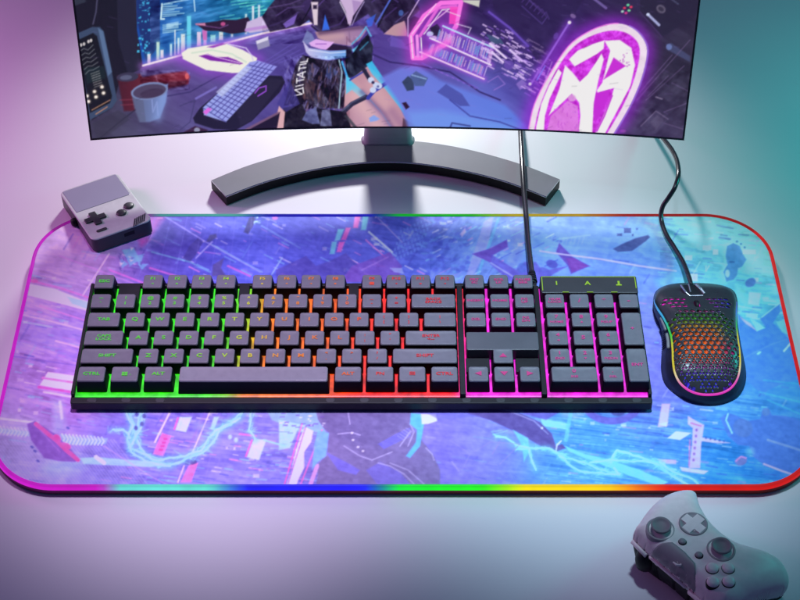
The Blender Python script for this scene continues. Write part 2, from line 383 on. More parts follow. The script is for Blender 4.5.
    A.poly([(366, 20), (376, 14), (372, 26), (368, 27)], (60, 100, 225), .8)
    # waist
    A.poly([(315, 32), (334, 31), (347, 28), (360, 26), (367, 30), (360, 40), (350, 46), (332, 43), (318, 38)], (184, 142, 156), 1, 1, (160, 122, 172)); A.glow([(322, 38), (342, 36)], 4, (208, 166, 172), .6); A.glow([(320, 33), (346, 29), (364, 27)], 2.5, (70, 44, 84), .6); A.line([(349, 31), (350, 42)], 1, (120, 90, 130), .5)
    A.poly([(302, 42), (307, 30), (312, 34), (316, 42), (312, 46)], (135, 150, 200), .7)
    A.poly([(309, 43), (316, 39), (326, 41), (334, 42), (328, 50), (320, 49), (311, 46)], (228, 176, 242)); A.line([(316, 44), (326, 44)], 1.2, (150, 90, 190), .8); A.poly([(333, 44), (352, 47), (350, 51), (326, 50)], (40, 22, 54))
    A.poly([(303, 41), (309, 48), (330, 51), (347, 50), (347, 57.5), (328, 60), (311, 57.5), (306, 52)], (208, 196, 236), 1, 1, (110, 165, 235)); A.line([(309, 50), (330, 53), (346, 52)], .9, (240, 240, 255), .7)
    A.poly([(346, 49), (352, 48), (352, 56), (346, 57)], (34, 30, 58)); A.poly([(352, 50), (358, 45), (361, 50), (356, 56)], (110, 190, 235)); A.line([(352, 44), (360, 36), (366, 27), (371, 36)], 1.5, (100, 190, 235), .9)
    # skirt and shorts
    A.poly([(354, 52), (362, 40), (368, 34), (373, 46), (372, 62), (358, 76), (347, 78), (345, 60)], (24, 25, 46)); A.noise(2, 30, 60, 9, 5, 31, (346, 374, 36, 76)); A.line([(360, 50), (368, 42)], 1.4, (60, 150, 190), .7)
    A.poly([(303, 55), (312, 58), (328, 61), (341, 59), (345, 76), (347, 96), (343, 109), (325, 108), (306, 109), (292, 104), (284, 106), (290, 84), (296, 64)], (36, 26, 47)); A.noise(3, 46, 62, 14, 6, 41, (284, 348, 56, 110))
    A.poly([(312, 62), (320, 68), (315, 76), (308, 74)], (92, 88, 140), .6); A.poly([(328, 64), (338, 72), (330, 80), (325, 76)], (76, 96, 165), .6); A.poly([(304, 76), (316, 84), (312, 100), (302, 98)], (104, 72, 74), .55); A.poly([(318, 84), (324, 96), (318, 104)], (110, 78, 80), .5)
    for x, y, a, b in scatter(288, 346, 60, 108, 150, 312):
        c = (128, 118, 176) if a > .7 else ((116, 82, 84) if a > .35 else (16, 11, 24)); l = 2 + 6 * b
        A.line([(x, y), (x + l * (.5 - a), y + l)], .8 + .7 * b, c, .55)
    for p in ([(308, 62), (304, 84), (300, 104)], [(322, 62), (324, 84), (320, 106)], [(332, 62), (334, 88), (332, 106)]): A.line(p, 2.2, (18, 12, 26), .55, 2)
    A.line([(339, 60), (342, 72), (340, 92), (339, 108)], 1.3, (165, 200, 220)); A.line([(342, 62), (347, 76)], 2, (70, 170, 235))
    # lettering up the side of the skirt
    def st(*p): A.line(list(p), 1.15, (245, 240, 248))
    st((294.6, 95.5), (302, 94)); st((301.6, 94), (295.2, 90)); st((295.2, 90), (302.4, 88.2)); st((296, 86.4), (303, 84.8)); st((296.6, 83), (296.9, 78.6)); st((297, 81), (303.6, 79.6))
    st((304.2, 77.6), (297.6, 74.6)); st((297.6, 74.6), (305.2, 71.8)); st((302.3, 77), (302.8, 72.6)); st((298.8, 70.6), (299.6, 66.4)); st((299.2, 68.6), (305.6, 67.6)); st((300, 64.8), (306, 63.6)); st((300.8, 62.4), (307, 61.4)); st((307, 61.4), (307.8, 58.6)); st((303.5, 93), (302.8, 87.5))
    # legs
    A.poly([(346, 76), (352, 80), (366, 94), (382, 112), (394, 130), (334, 130), (338, 116), (344, 108)], (214, 162, 168), 1, 1, (170, 132, 176)); A.poly([(346, 75), (354, 82), (366, 94), (361, 98), (352, 90), (346, 94)], (80, 205, 248), .95); A.line([(366, 95), (382, 112), (392, 128)], 2, (100, 180, 240), .9)
    A.poly([(350, 80), (368, 66), (376, 72), (392, 92), (404, 116), (410, 130), (394, 130), (380, 110), (364, 92)], (196, 146, 162)); A.poly([(366, 64), (372, 61), (382, 76), (398, 98), (406, 116), (400, 108), (386, 90), (372, 74)], (62, 198, 245), .9); A.poly([(356, 78), (366, 72), (372, 90), (368, 94)], (190, 140, 160), .6)
    A.glow([(356, 96), (372, 118), (380, 130)], 9, (236, 190, 188), .6); A.glow([(372, 84), (386, 104), (396, 124)], 8, (222, 176, 182), .55); A.glow([(344, 112), (348, 130)], 6, (120, 80, 110), .5); A.glow([(362, 92), (384, 114), (394, 130)], 3, (96, 70, 130), .5); A.glow([(392, 112), (404, 128)], 6, (140, 96, 140), .5)
    A.line([(350, 80), (366, 70)], 1.6, (40, 60, 170), .9)
    A.line([(341, 114), (352, 104), (366, 97)], 4.6, (44, 40, 66)); A.line([(341, 112), (352, 102.5), (365, 96)], .9, (100, 110, 150), .7); A.line([(364, 70), (370, 80)], 4, (36, 34, 60)); A.line([(368, 98), (374, 91), (388, 82)], 3.8, (58, 62, 170))
    for x, y in ((371, 80), (376, 85), (373, 90), (379, 86)): A.ell(x, y, 3.2, 3, (205, 215, 245))
    A.ell(373, 82.5, 1.5, 1.5, (40, 40, 80)); A.ell(378, 86.5, 1.1, 1.1, (80, 90, 150)); A.poly([(369, 118), (374, 115), (380, 119), (376, 121), (370, 122)], (140, 165, 235)); A.poly([(403, 118), (420, 128), (424, 132), (402, 132)], (70, 40, 60), .8)
    A.poly([(283, 108), (302, 104), (306, 112), (318, 108), (332, 110), (346, 112), (352, 130), (282, 134)], (24, 17, 27)); A.poly([(306, 112), (316, 107), (320, 124), (312, 124), (302, 120)], (92, 96, 148)); A.poly([(322, 110), (330, 109), (332, 126), (320, 126)], (98, 100, 140)); A.noise(2, 20, 40, 5, 4, 51, (284, 350, 104, 132))
    A.poly([(280, 98), (290, 80), (300, 104), (286, 112), (277, 104)], (66, 58, 140), .7); A.line([(346, 116), (356, 128)], 3, (60, 62, 72), .8)
    A.poly([(279, 106), (285, 112), (283, 134), (275, 134), (277, 114)], (222, 172, 178))
    # desk edge and keyboard in the picture
    A.poly([(240, 134), (262, 122), (280, 112), (276, 134)], (30, 18, 40)); A.line([(240, 133), (278, 113)], 2.4, (130, 92, 120), .8)
    A.poly([(193, 118), (200, 108), (240, 74), (282, 76), (285, 82), (280, 92), (252, 121), (236, 130), (214, 129), (195, 123)], (32, 26, 50)); A.poly([(236, 104), (270, 78), (284, 80), (252, 120), (240, 126)], (42, 36, 62), .8)
    A.poly([(203, 107.5), (250, 62), (258, 60.5), (277, 66.5), (226, 122), (204, 115)], (158, 170, 238), 1, 1, (150, 150, 235))
    for k in range(15):
        t = k / 15; A.line([(203 + 50 * t, 108 - 46 * t), (226 + 50 * t, 122 - 55 * t)], .9, (60, 54, 130), .75)
    for k in range(1, 6):
        t = k / 6; A.line([(203 + 23 * t, 108 + 14 * t), (254 + 23 * t, 61 + 5.5 * t)], .9, (70, 64, 150), .7)
    A.poly([(203, 112), (208, 107.5), (212, 109), (206, 115)], (225, 110, 230)); A.poly([(216, 92), (246, 66), (252, 68), (222, 97)], (215, 225, 255), .6); A.line([(255, 93), (259, 88), (266, 86), (266, 91), (258, 96)], 1.2, (160, 80, 225))
    A.poly([(256, 42), (268, 37), (270, 46), (258, 50)], (150, 145, 185)); A.poly([(256, 41), (268, 36.5), (268, 40), (257, 44)], (225, 220, 240))
    for k in range(4): A.line([(258 + k * 7, 66 - k), (292 + k * 4, 44 + k * 3)], .9, (108, 92, 190), .6)
    # desk right of her
    A.poly([(380, 78), (400, 68), (416, 64), (440, 80), (470, 92), (505, 105), (536, 134), (410, 134), (402, 108)], (118, 128, 228), .85, 3, (92, 130, 232)); A.poly([(437, 92), (446, 84), (462, 94), (470, 106), (460, 106)], (74, 78, 165), .85); A.poly([(408, 112), (440, 110), (520, 126), (520, 134), (412, 134)], (120, 170, 245), .5, 6)
    A.line([(372, 54), (390, 62), (420, 66), (450, 72), (480, 92), (500, 100)], 1.6, (44, 30, 92), .85); A.line([(450, 100), (470, 116), (500, 122), (524, 131)], 1.4, (60, 60, 150), .8); A.line([(450, 128), (452, 123), (470, 126)], 1.6, (50, 55, 130), .8); A.line([(404, 24), (388, 40), (392, 44)], 1, (110, 80, 170), .7)
    A.poly([(391, 36), (402, 40), (410, 50), (390, 46)], (112, 88, 190), .7)
    A.poly([(402, 82), (408, 76), (414, 80), (414, 90), (407, 91)], (54, 66, 100)); A.poly([(410, 76), (416, 71), (428, 78), (424, 86), (415, 86)], (78, 96, 150)); A.line([(412, 75), (426, 79)], 1, (150, 180, 225)); A.poly([(402, 103), (406, 102), (409.5, 107), (406, 109.5)], (44, 16, 44))
    # right arm and glove
    A.poly([(384, 34), (394, 25), (404, 21), (408, 25), (407, 36), (396, 36)], (192, 148, 160)); A.poly([(405, 22), (414, 16), (424, 20), (418, 30), (408, 36)], (40, 26, 66))
    # pink ring hologram
    PK = (255, 120, 232)
    ring = [(411, 36), (413, 58), (422, 58), (446, 44), (456, 26), (461, 2), (441, 3), (424, 16), (411, 36)]
    A.glow(ring, 9, (225, 60, 220), .5); A.poly([(413, 36), (426, 18), (441, 5), (459, 4), (453, 26), (440, 46), (420, 55)], (150, 50, 190), .55)
    A.line(ring, 4.6, PK); A.line([(417, 36), (418, 56)], 3, (250, 150, 240)); A.line([(420, 36), (438, 8), (456, 6)], 3, (240, 110, 225), .9); A.line([(411, 36), (413, 58)], 1, W); A.line([(421, 38), (422, 57)], 1.2, W); A.line([(424, 34), (442, 10), (457, 8)], 1, W); A.line([(412, 34), (436, 4)], 1, (255, 205, 245))
    A.poly([(450, 7), (458, 7), (455, 24), (449, 24)], (255, 70, 195), .9); A.line([(408, 36), (408, 18), (420, -2)], 1.1, (225, 190, 245), .9); A.line([(446, 11), (460, 16)], .9, W, .8); A.line([(428, 26), (448, 10)], 1.1, (250, 190, 245), .9); A.poly([(462, 0), (480, 0), (479, 7), (464, 2)], (205, 205, 195))
    A.poly([(430, 28), (437, 24), (443, 30), (440, 36), (432, 36)], (42, 26, 62)); A.ell(430, 34, 3.4, 2.6, (205, 215, 250), .9); A.ell(434, 38, 3, 2, (240, 230, 250), .9)
    # data ribbons
    r = random.Random(5)
    for a0, a1, b0, b1 in (((440, 27), (494, 49), (436, 41), (490, 64)), ((430, 42), (488, 66), (426, 53), (484, 78))):
        A.poly([a0, a1, b1, b0], (120, 80, 205), .5)
        for k in range(46):
            t = (k + .5) / 46; p = (a0[0] + (a1[0] - a0[0]) * t, a0[1] + (a1[1] - a0[1]) * t); q = (b0[0] + (b1[0] - b0[0]) * t, b0[1] + (b1[1] - b0[1]) * t)
            u0, u1 = r.uniform(.05, .3), r.uniform(.7, .98); c = r.choice([(235, 220, 245), (245, 190, 235), (150, 150, 250), (110, 70, 190), (215, 200, 245), (120, 200, 240)])
            A.line([(p[0] + (q[0] - p[0]) * u0, p[1] + (q[1] - p[1]) * u0), (p[0] + (q[0] - p[0]) * u1, p[1] + (q[1] - p[1]) * u1)], .9, c, .85)
    for p, q, c in (((443, 26), (494, 48), (190, 235, 255)), ((430, 38), (491, 65), (250, 235, 255)), ((420, 52), (484, 79), (250, 215, 250))): A.glow([p, q], 3.5, (190, 90, 240), .5); A.line([p, q], 1.5, c)
    A.glow([(424, 55), (448, 42)], 4, (255, 110, 225), .7); A.poly([(486, 34), (500, 38), (504, 44), (492, 44)], (70, 95, 130), .8); A.line([(457, 24), (471, 28), (468, 34)], 1, (230, 220, 245), .8)
    A.line([(422, 63), (440, 72), (478, 88)], 1.2, (130, 90, 215), .5)
    # scattered traces
    for x, y, a, b in scatter(480, 552, 24, 96, 260, 8):
        if (x - 480) * .55 + 24 > y + 12 or y > 60 + (x - 480) * .75: continue
        l = 1.5 + 6 * a * a; A.line([(x, y), (x + l, y + l * .55)], .9 + .5 * b, (225, 195, 250) if b > .35 else (150, 105, 225), .55 + .4 * b)
    for k in range(9): A.line([(430 + k * 5.5, 67 + k * 2.6), (431.5 + k * 5.5, 67.8 + k * 2.6)], 1, (150, 110, 225), .6)
    for k in range(14):
        x = 500 + (k * 13) % 44; y = 44 + (k * 7) % 38 + (x - 500) * .35; A.line([(x, y), (x + 4, y + 2), (x + 6, y + 2), (x + 9, y + 4)], .9, (205, 170, 245), .7)
    A.line([(490, 44), (506, 58)], 2, (235, 215, 250)); A.line([(492, 52), (503, 62)], 2.2, (230, 205, 250)); A.line([(510, 50), (522, 61)], 2, (225, 200, 250)); A.line([(516, 56), (530, 66)], 1.2, (205, 165, 245)); A.ell(509, 65, 5, 4.5, (105, 75, 175), .8); A.line([(488, 82), (498, 76), (505, 84), (494, 90)], 1, (160, 120, 215), .7); A.poly([(516, 84), (522, 79), (527, 84), (520, 90)], (180, 140, 230), .5)
    # keyboard-like dark unit, stick, lights
    A.poly([(488, -30), (494, 12), (527, 47), (545, 70), (560, 40), (600, -30)], (40, 26, 68), .55); A.line([(489, 12), (510, 28), (528, 46)], 2.2, (112, 84, 196), .85); A.glow([(489, 12), (528, 46)], 4, (110, 70, 200), .3)
    for k in range(6): A.line([(522 + k * 4, 2 + k * 3), (526 + k * 4, -3 + k * 3), (533 + k * 3.2, 4 + k * 3)], .9, (88, 64, 140), .7)
    A.line([(522, 6), (542, 24), (547, 17)], .9, (92, 70, 150), .7)
    A.glow([(569, 23), (531, 84)], 5, (140, 60, 220), .5); A.line([(569, 23), (531, 84)], 2, (150, 105, 220), .9); A.line([(545, 66), (537, 80)], 1.4, (120, 150, 250), .9); A.ell(569.5, 22.5, 1.7, 1.7, W); A.ell(530, 84, 1.5, 1.5, W); A.ell(573, 16, 3, 2, (150, 120, 180), .7, 30); A.ell(556, 36, 2.4, 3.6, (105, 70, 170), .7, 20)
    A.line([(593, -2), (606, 8)], 2.6, (125, 105, 175), .8)
    for x, y, c in ((628, 5, (110, 225, 165)), (631, 7, (230, 60, 95)), (624.5, 8, (220, 55, 90)), (629, 10.5, (120, 225, 150)), (622.5, 11.5, (175, 235, 195)), (626, 13, (230, 60, 130))): A.ell(x, y, 1.5, 1.2, c)
    A.poly([(640, -40), (700, -40), (697, 14), (680, 26), (662, 37), (640, 13)], (41, 33, 58), .9); A.line([(640, 12), (662, 37)], .9, (80, 60, 110), .7); A.line([(648, 14.5), (659, 25)], 2.6, (165, 170, 215)); A.ell(648, 14.5, 1.6, 1.4, (205, 215, 245)); A.ell(661, 9, 5, 4, (105, 95, 118), .8, 35); A.ell(661, 9, 3, 2, (52, 44, 66), .9, 35); A.line([(670, -2), (678, 4)], 1.6, (85, 88, 120), .7)
    A.poly([(666, 44), (671, 43), (690, 56), (690, 62), (668, 50)], (72, 76, 116), .8); A.ell(669, 47, 3, 3, (112, 130, 190), .8)
    for p, q in (((640, 92), (672, 55)), ((646, 100), (684, 66)), ((637, 100), (690, 40)), ((672, 83), (690, 92)), ((664, 112), (690, 102)), ((654, 120), (686, 130)), ((648, 96), (668, 76))): A.line([p, q], 1.0, (112, 92, 136), .55)
    A.poly([(641, 126), (656, 111), (668, 119), (656, 134), (644, 134)], (74, 62, 96), .7); A.line([(641, 126), (656, 111), (668, 119)], 1, (120, 105, 140), .8); A.poly([(650, 122), (657, 115), (664, 120), (656, 130)], (92, 80, 112), .6); A.noise(2, 12, -40, 10, 6, 61, (636, 700, 70, 140))
    A.line([(656, 97), (662, 99)], 1.2, (150, 135, 165), .8); A.ell(623, 131, 3, 1.6, (160, 90, 160), .6)
    # round neon emblem
    z = lambda *p: [(520 + a / 5.214, 20 + b / 5.214) for a, b in p]
    outer = z((38, 620), (45, 570), (75, 440), (150, 290), (250, 140), (350, 65), (450, 25), (530, 20), (600, 50), (650, 110), (662, 180), (632, 310), (572, 450), (490, 590), (470, 620))
    inner = z((70, 620), (75, 570), (110, 430), (190, 260), (280, 140), (380, 80), (480, 55), (560, 70), (615, 120), (622, 200), (588, 330), (530, 460), (455, 590), (440, 620))
    o2 = catmull([(*p, 0) for p in outer], 4); i2 = catmull([(*p, 0) for p in inner], 4)
    A.glow([(p.x, p.y) for p in o2], 10, (160, 40, 220), .6); A.poly([(p.x, p.y) for p in o2], (240, 222, 238)); A.noise(2, 5, 30, 9, 6, 98, (520, 650, 20, 145)); A.line([(p.x + .8, p.y) for p in o2[30:]], 1.6, (160, 120, 235), .7); A.line([(p.x, p.y) for p in o2[:28]], 1.2, (255, 120, 240), .8)
    A.poly([(p.x, p.y) for p in i2], (206, 48, 222)); A.noise(3, 26, 40, 5, 5, 71, (520, 645, 24, 145), [(p.x, p.y) for p in i2])
    WH = (243, 240, 240)
    A.poly(z((255, 205), (300, 160), (380, 125), (440, 106), (436, 150), (400, 178), (285, 242)), WH)
    A.poly(z((235, 235), (275, 275), (312, 322), (352, 285), (400, 215), (425, 175), (437, 205), (412, 300), (385, 430), (375, 620), (300, 620), (315, 500), (308, 430), (270, 385), (150, 498), (205, 360)), WH)
    A.poly(z((440, 108), (520, 104), (580, 145), (600, 235), (575, 345), (525, 440), (450, 580), (430, 620), (378, 620), (430, 510), (478, 400), (490, 355), (405, 378), (400, 368), (430, 325), (455, 220), (470, 160)), WH)
    A.poly(z((437, 310), (488, 195), (552, 240)), (202, 44, 214)); A.poly(z((395, 385), (468, 362), (452, 430), (392, 540), (382, 480)), (200, 40, 215)); A.line(z((480, 395), (440, 500), (400, 580)), 1.6, (200, 60, 215))
    A.poly(z((200, 255), (218, 275), (155, 410), (130, 500), (122, 620), (80, 620), (84, 560), (110, 440), (150, 345)), WH); A.poly(z((160, 500), (250, 420), (302, 450), (308, 590), (290, 620), (130, 620)), (226, 140, 226), .8)
    for x, y, a, b in scatter(552, 580, 104, 134, 26, 91): A.line([(x, y), (x + 3 * a - 1.5, y + 3 * b)], .8, (190, 70, 205), .6)
    for x, y, a, b in scatter(612, 630, 52, 66, 12, 92): A.rect(x, y, x + .8 + a, y + .8 + b, (190, 90, 200), .7)
    A.ell(572, 98, 4, 3.6, (225, 170, 225), .8); A.line([(544, 84), (552, 62)], 1, (215, 180, 235), .5)
    for x, y, a, b in scatter(70, 700, 0, 136, 260, 301): A.line([(x, y), (x + 2 + 7 * a, y + (2 + 7 * a) * (b - .5))], .8, (150, 120, 210) if b > .5 else (20, 14, 34), .16)
    A.C = np.clip(A.C, 6, 255)

# ------------------------------------------------------------------ print on the mat
def pad_art(A):
    CY = (150, 240, 245); W = (240, 238, 250); PKc = (250, 130, 205)
    A.field([(60, 240, (182, 172, 225)), (30, 290, (185, 165, 228)), (90, 245, (190, 170, 228)), (60, 330, (158, 138, 230)), (25, 380, (165, 142, 215)), (60, 400, (165, 128, 222)), (20, 440, (165, 165, 222)), (110, 460, (125, 128, 222)), (130, 240, (140, 115, 200)), (160, 250, (82, 84, 186)),
             (200, 240, (84, 94, 205)), (250, 230, (88, 108, 220)), (300, 240, (84, 98, 208)), (350, 250, (84, 98, 204)), (400, 240, (88, 108, 214)), (440, 235, (90, 112, 216)), (480, 225, (126, 166, 232)), (500, 260, (118, 146, 230)), (560, 235, (128, 168, 236)), (620, 235, (132, 178, 240)), (600, 272, (116, 142, 240)), (640, 285, (116, 146, 242)),
             (690, 225, (135, 208, 236)), (740, 230, (165, 226, 230)), (725, 262, (125, 208, 236)), (765, 290, (115, 202, 226)), (745, 310, (112, 206, 236)), (770, 350, (82, 142, 236)), (780, 400, (70, 160, 232)), (750, 400, (85, 150, 230)), (648, 330, (130, 138, 236)), (650, 400, (125, 125, 230)), (655, 370, (120, 125, 232)),
             (150, 430, (126, 120, 226)), (250, 430, (130, 134, 232)), (200, 470, (134, 134, 238)), (240, 475, (138, 144, 241)), (340, 470, (128, 130, 220)), (440, 450, (130, 126, 232)), (500, 440, (132, 138, 240)), (560, 450, (90, 160, 240)), (620, 450, (80, 160, 240)), (680, 440, (80, 152, 240)), (740, 470, (50, 150, 236)), (780, 440, (76, 128, 226)), (300, 350, (100, 100, 210)), (500, 350, (110, 120, 220)), (30, 475, (152, 150, 225))], 26)
    A.noise(3, 8, 12, 44, 9, 101); A.noise(2, 5, -62, 40, 7, 103); A.noise(2, 5, 4, 60, 3, 107)
    A.noise(3, 17, 10, 34, 6, 109, (660, 800, 215, 345)); A.noise(3, 17, 8, 70, 4, 113, (535, 770, 395, 490)); A.noise(3, 14, 6, 60, 5, 127, (120, 320, 400, 490)); A.noise(3, 14, 18, 60, 5, 131, (20, 100, 270, 420)); A.noise(3, 14, -48, 18, 7, 137, (430, 500, 213, 285))
    r = random.Random(77)
    for k in range(520):
        x = r.uniform(0, 800); y = r.uniform(214, 486); l = r.uniform(3, 18); t = r.random(); dy = l * r.choice((.17, .14, -.9, .2))
        lx = l if abs(dy) < l * .5 else l * .55
        c = (225, 235, 250) if t > .86 else ((235, 140, 225) if t > .76 else ((130, 205, 245) if t > .5 else (60, 62, 170)))
        A.line([(x, y), (x + lx, y + dy)], r.uniform(.8, 2.2), c, r.uniform(.10, .34))
    for x0, x1, y0, y1, n, sl, sd in ((15, 105, 270, 420, 90, .2, 5), (120, 322, 408, 486, 190, .16, 6), (545, 775, 405, 486, 190, .12, 7), (655, 790, 216, 345, 170, .08, 8), (425, 560, 214, 282, 90, -.5, 9), (150, 420, 214, 275, 110, .5, 10)):
        r = random.Random(sd)
        for k in range(n):
            x = r.uniform(x0, x1); y = r.uniform(y0, y1); l = r.uniform(2, 13); t = r.random()
            c = (235, 242, 252) if t > .72 else ((245, 150, 225) if t > .6 else ((140, 225, 248) if t > .25 else (70, 80, 190)))
            if t > .9: A.rect(x, y, x + l * .5, y + r.uniform(1.2, 4), c, r.uniform(.25, .6))
            else: A.line([(x, y), (x + l, y + l * sl)], r.uniform(.7, 1.6), c, r.uniform(.2, .6))
    # left part: light rails, blocks
    A.poly([(22, 320), (100, 322), (100, 342), (14, 350)], (150, 150, 240), .35, 6); A.poly([(30, 284), (55, 289), (80, 299), (96, 305), (96, 313), (55, 302), (28, 295)], (226, 240, 250)); A.poly([(66, 296), (96, 304), (96, 312), (72, 304)], (150, 225, 248), .8); A.line([(32, 281), (60, 288), (90, 298)], 1.6, (225, 130, 215), .8); A.ell(34, 281, 4, 2, (220, 110, 190), .7)
    A.line([(24, 315), (54, 322), (84, 330)], 1.8, (215, 205, 250), .7); A.line([(40, 306), (90, 322)], 1.4, (225, 150, 230), .6); A.line([(24, 322), (52, 327)], 1.6, (170, 215, 250), .6); A.line([(56, 341), (82, 348)], 1.6, (240, 210, 250), .7); A.line([(12, 356), (80, 366)], 1.2, (120, 100, 205), .7); A.poly([(58, 350), (78, 354), (74, 362), (56, 358)], (150, 130, 235), .6)
    A.poly([(48, 372), (90, 378), (86, 396), (40, 385)], (250, 226, 248)); A.line([(43, 378), (84, 384)], 2.2, (250, 120, 205), .85); A.line([(39, 387), (80, 393)], 2.6, (240, 90, 200), .85); A.line([(44, 392), (84, 399)], 2, (245, 225, 250), .8); A.poly([(52, 400), (62, 400), (66, 430), (54, 432)], (170, 195, 245), .55, 4); A.line([(60, 402), (62, 418)], 3, (215, 235, 250), .6)
    A.line([(88, 350), (84, 372)], 3, (235, 230, 250), .7); A.line([(84, 352), (90, 340)], 1.4, (230, 225, 250), .7)
    A.line([(109, 254), (83, 295)], 1.3, (225, 205, 245)); A.line([(60, 256), (130, 282), (160, 296)], 1.3, (200, 150, 235), .6); A.line([(110, 270), (146, 284)], 2, (215, 120, 225), .7)
    for p in ([(122, 250), (134, 248), (140, 260), (130, 266)], [(134, 256), (144, 254), (140, 266)], [(120, 258), (128, 264), (122, 268)], [(138, 264), (148, 264), (142, 270)]): A.poly(p, (120, 190, 235), .8)
    for x, y, a, b in scatter(118, 150, 246, 272, 26, 12): A.poly([(x, y), (x + 3 * a + 1, y + 1), (x + 1, y + 3 * b + 1)], (230, 225, 250) if a > .6 else (90, 80, 170), .7)
    A.poly([(142, 215), (166, 215), (150, 238), (140, 246)], (215, 130, 225), .55, 4); A.poly([(136, 238), (150, 240), (142, 246)], (205, 80, 190), .5, 3)
    A.poly([(166, 222), (200, 236), (180, 260), (150, 262), (150, 240)], (70, 72, 165), .55, 3)
    for p, c in (([(183, 258), (190, 245), (198, 238), (203, 242), (196, 255), (190, 262)], (70, 72, 155)), ([(206, 242), (210, 235), (216, 234), (217, 237), (210, 242)], (70, 76, 140)), ([(244, 232), (249, 218), (257, 215), (253, 226), (248, 234)], (64, 70, 135)), ([(212, 276), (213, 265), (224, 258), (221, 268), (226, 276)], (84, 84, 150))): A.poly(p, c, .9)
    for x, y, a, b in scatter(254, 264, 214, 226, 12, 14): A.ell(x, y, .8 + a, .8 + b, (170, 230, 245) if b > .5 else (70, 100, 190), .8)
    A.line([(164, 216), (206, 242), (260, 272)], 1.2, (150, 160, 240), .8); A.line([(212, 242), (196, 258)], 1.5, (165, 180, 240), .7); A.line([(216, 247), (262, 272)], 1.6, (130, 175, 240), .7); A.line([(262, 226), (300, 248)], 1.6, (130, 180, 240), .6); A.line([(282, 258), (272, 274)], 1.6, (150, 200, 240), .7); A.line([(152, 252), (190, 262), (210, 272)], 1.5, (110, 190, 215), .6); A.line([(228, 266), (250, 276)], 2, (205, 110, 205), .7); A.line([(150, 268), (176, 276)], 2, (210, 120, 220), .7); A.ell(275, 218, 3, 2, (215, 130, 215), .7)
    for k in range(9): A.line([(140 + k * 16, 214), (120 + k * 18, 280)], .8, (130, 140, 235), .25)
    A.ell(330, 236, 44, 14, (110, 130, 230), .25, 0, 6); A.ell(322, 240, 32, 16, (70, 80, 185), .3, -10, 4)
    for p in ([(338, 229), (344, 229), (340, 240), (334.5, 241)], [(332, 241.6), (337, 241.6), (334.5, 254), (329.6, 254)], [(363, 215), (369, 215), (366, 230), (361, 230)]): A.poly(p, (110, 200, 225), .9)
    for p in ([(346, 227.6), (351, 227.6), (346, 240), (341, 240)], [(339, 242), (345, 241.6), (341, 252), (336.6, 252)], [(355, 215), (361, 215), (358, 228), (353, 228)]): A.poly(p, (205, 110, 200), .9)
    A.line([(369, 232), (392, 252)], 2, (190, 220, 245), .9); A.line([(372, 240), (396, 256)], 1.2, (150, 190, 240), .8); A.line([(366, 240), (386, 258)], 1.4, (215, 140, 220), .8); A.line([(378, 218), (402, 242)], 1.1, (170, 170, 240), .8)
    for k in range(10):
        for q in range(6): A.rect(400 + k * 3.4 - q * 2, 230 + q * 6 - k * 1.6, 401.8 + k * 3.4 - q * 2, 233 + q * 6 - k * 1.6, (120, 160, 238), .55)
    A.poly([(276, 270), (306, 256), (316, 266), (330, 261), (346, 253), (358, 266), (362, 282), (276, 282)], (80, 78, 172), .75); A.poly([(340, 282), (352, 266), (374, 258), (390, 252), (402, 266), (398, 282)], (118, 86, 190), .75); A.line([(362, 270), (388, 257)], 1.6, (150, 130, 220), .6); A.poly([(390, 268), (402, 268), (404, 274), (394, 272)], (160, 185, 240), .7)
    for x, y, a, b in scatter(424, 470, 216, 276, 60, 16): A.ell(x, y, 1 + 3 * a, .8 + 2 * b, (80, 92, 205) if b > .4 else (115, 165, 230), .5)
    A.poly([(484, 222), (494, 214), (488, 246), (478, 266), (470, 282), (464, 282)], (165, 165, 232), .6); A.line([(500, 215), (476, 280)], 3, (110, 195, 235), .5); A.poly([(460, 234), (465, 228), (466, 232), (462, 237)], (200, 180, 235), .8)
    PU = (112, 86, 192)
    A.poly([(472, 254), (491, 248), (507, 239.5), (508, 247), (493, 255), (491, 263)], PU); A.poly([(491, 254), (516, 270), (524, 262), (536, 262), (546, 276), (530, 290), (508, 280), (490, 264)], (105, 92, 205), .8); A.ell(522, 268, 5, 5, (92, 110, 205), .8); A.line([(491, 263), (512, 276)], 1.4, (180, 190, 240), .7)
    A.poly([(559, 243), (573, 257), (590, 266), (571, 274), (568, 266), (556, 252)], PU); A.poly([(568, 266), (540, 282), (540, 272), (556, 268)], (110, 92, 205), .8); A.ell(552, 264, 6, 4, (92, 88, 195), .9, 20); A.ell(545, 272, 7, 4, (100, 98, 205), .8, 30); A.poly([(566, 258), (574, 258), (588, 266), (572, 272)], (145, 70, 180), .6)
    A.line([(540, 251), (560, 254), (600, 259), (640, 266), (676, 271)], 1.7, (205, 190, 248)); A.line([(560, 239), (590, 235)], 1.5, (160, 195, 240), .6)
    for k in range(7): A.line([(560 + k * 4, 238 - k * .2), (558 + k * 4, 244)], .8, (160, 185, 245), .5)
    A.poly([(613, 249), (622, 244), (636, 238), (648, 235), (650, 237), (646, 241), (632, 251), (618, 252)], (78, 92, 158)); A.rect(624, 228, 631, 233, (82, 100, 170)); A.rect(617, 233.5, 622, 236, (82, 100, 170)); A.rect(636, 228, 638, 230, (90, 115, 190)); A.rect(632, 234, 633.5, 236, (82, 100, 170))
    # right part
    A.poly([(688, 216), (720, 216), (714, 246), (690, 240)], (185, 232, 236), .45, 6); A.poly([(742, 246), (775, 250), (772, 276), (744, 272)], (180, 232, 225), .55, 4); A.poly([(656, 280), (674, 268), (690, 284), (660, 292)], (110, 205, 240), .5, 5)
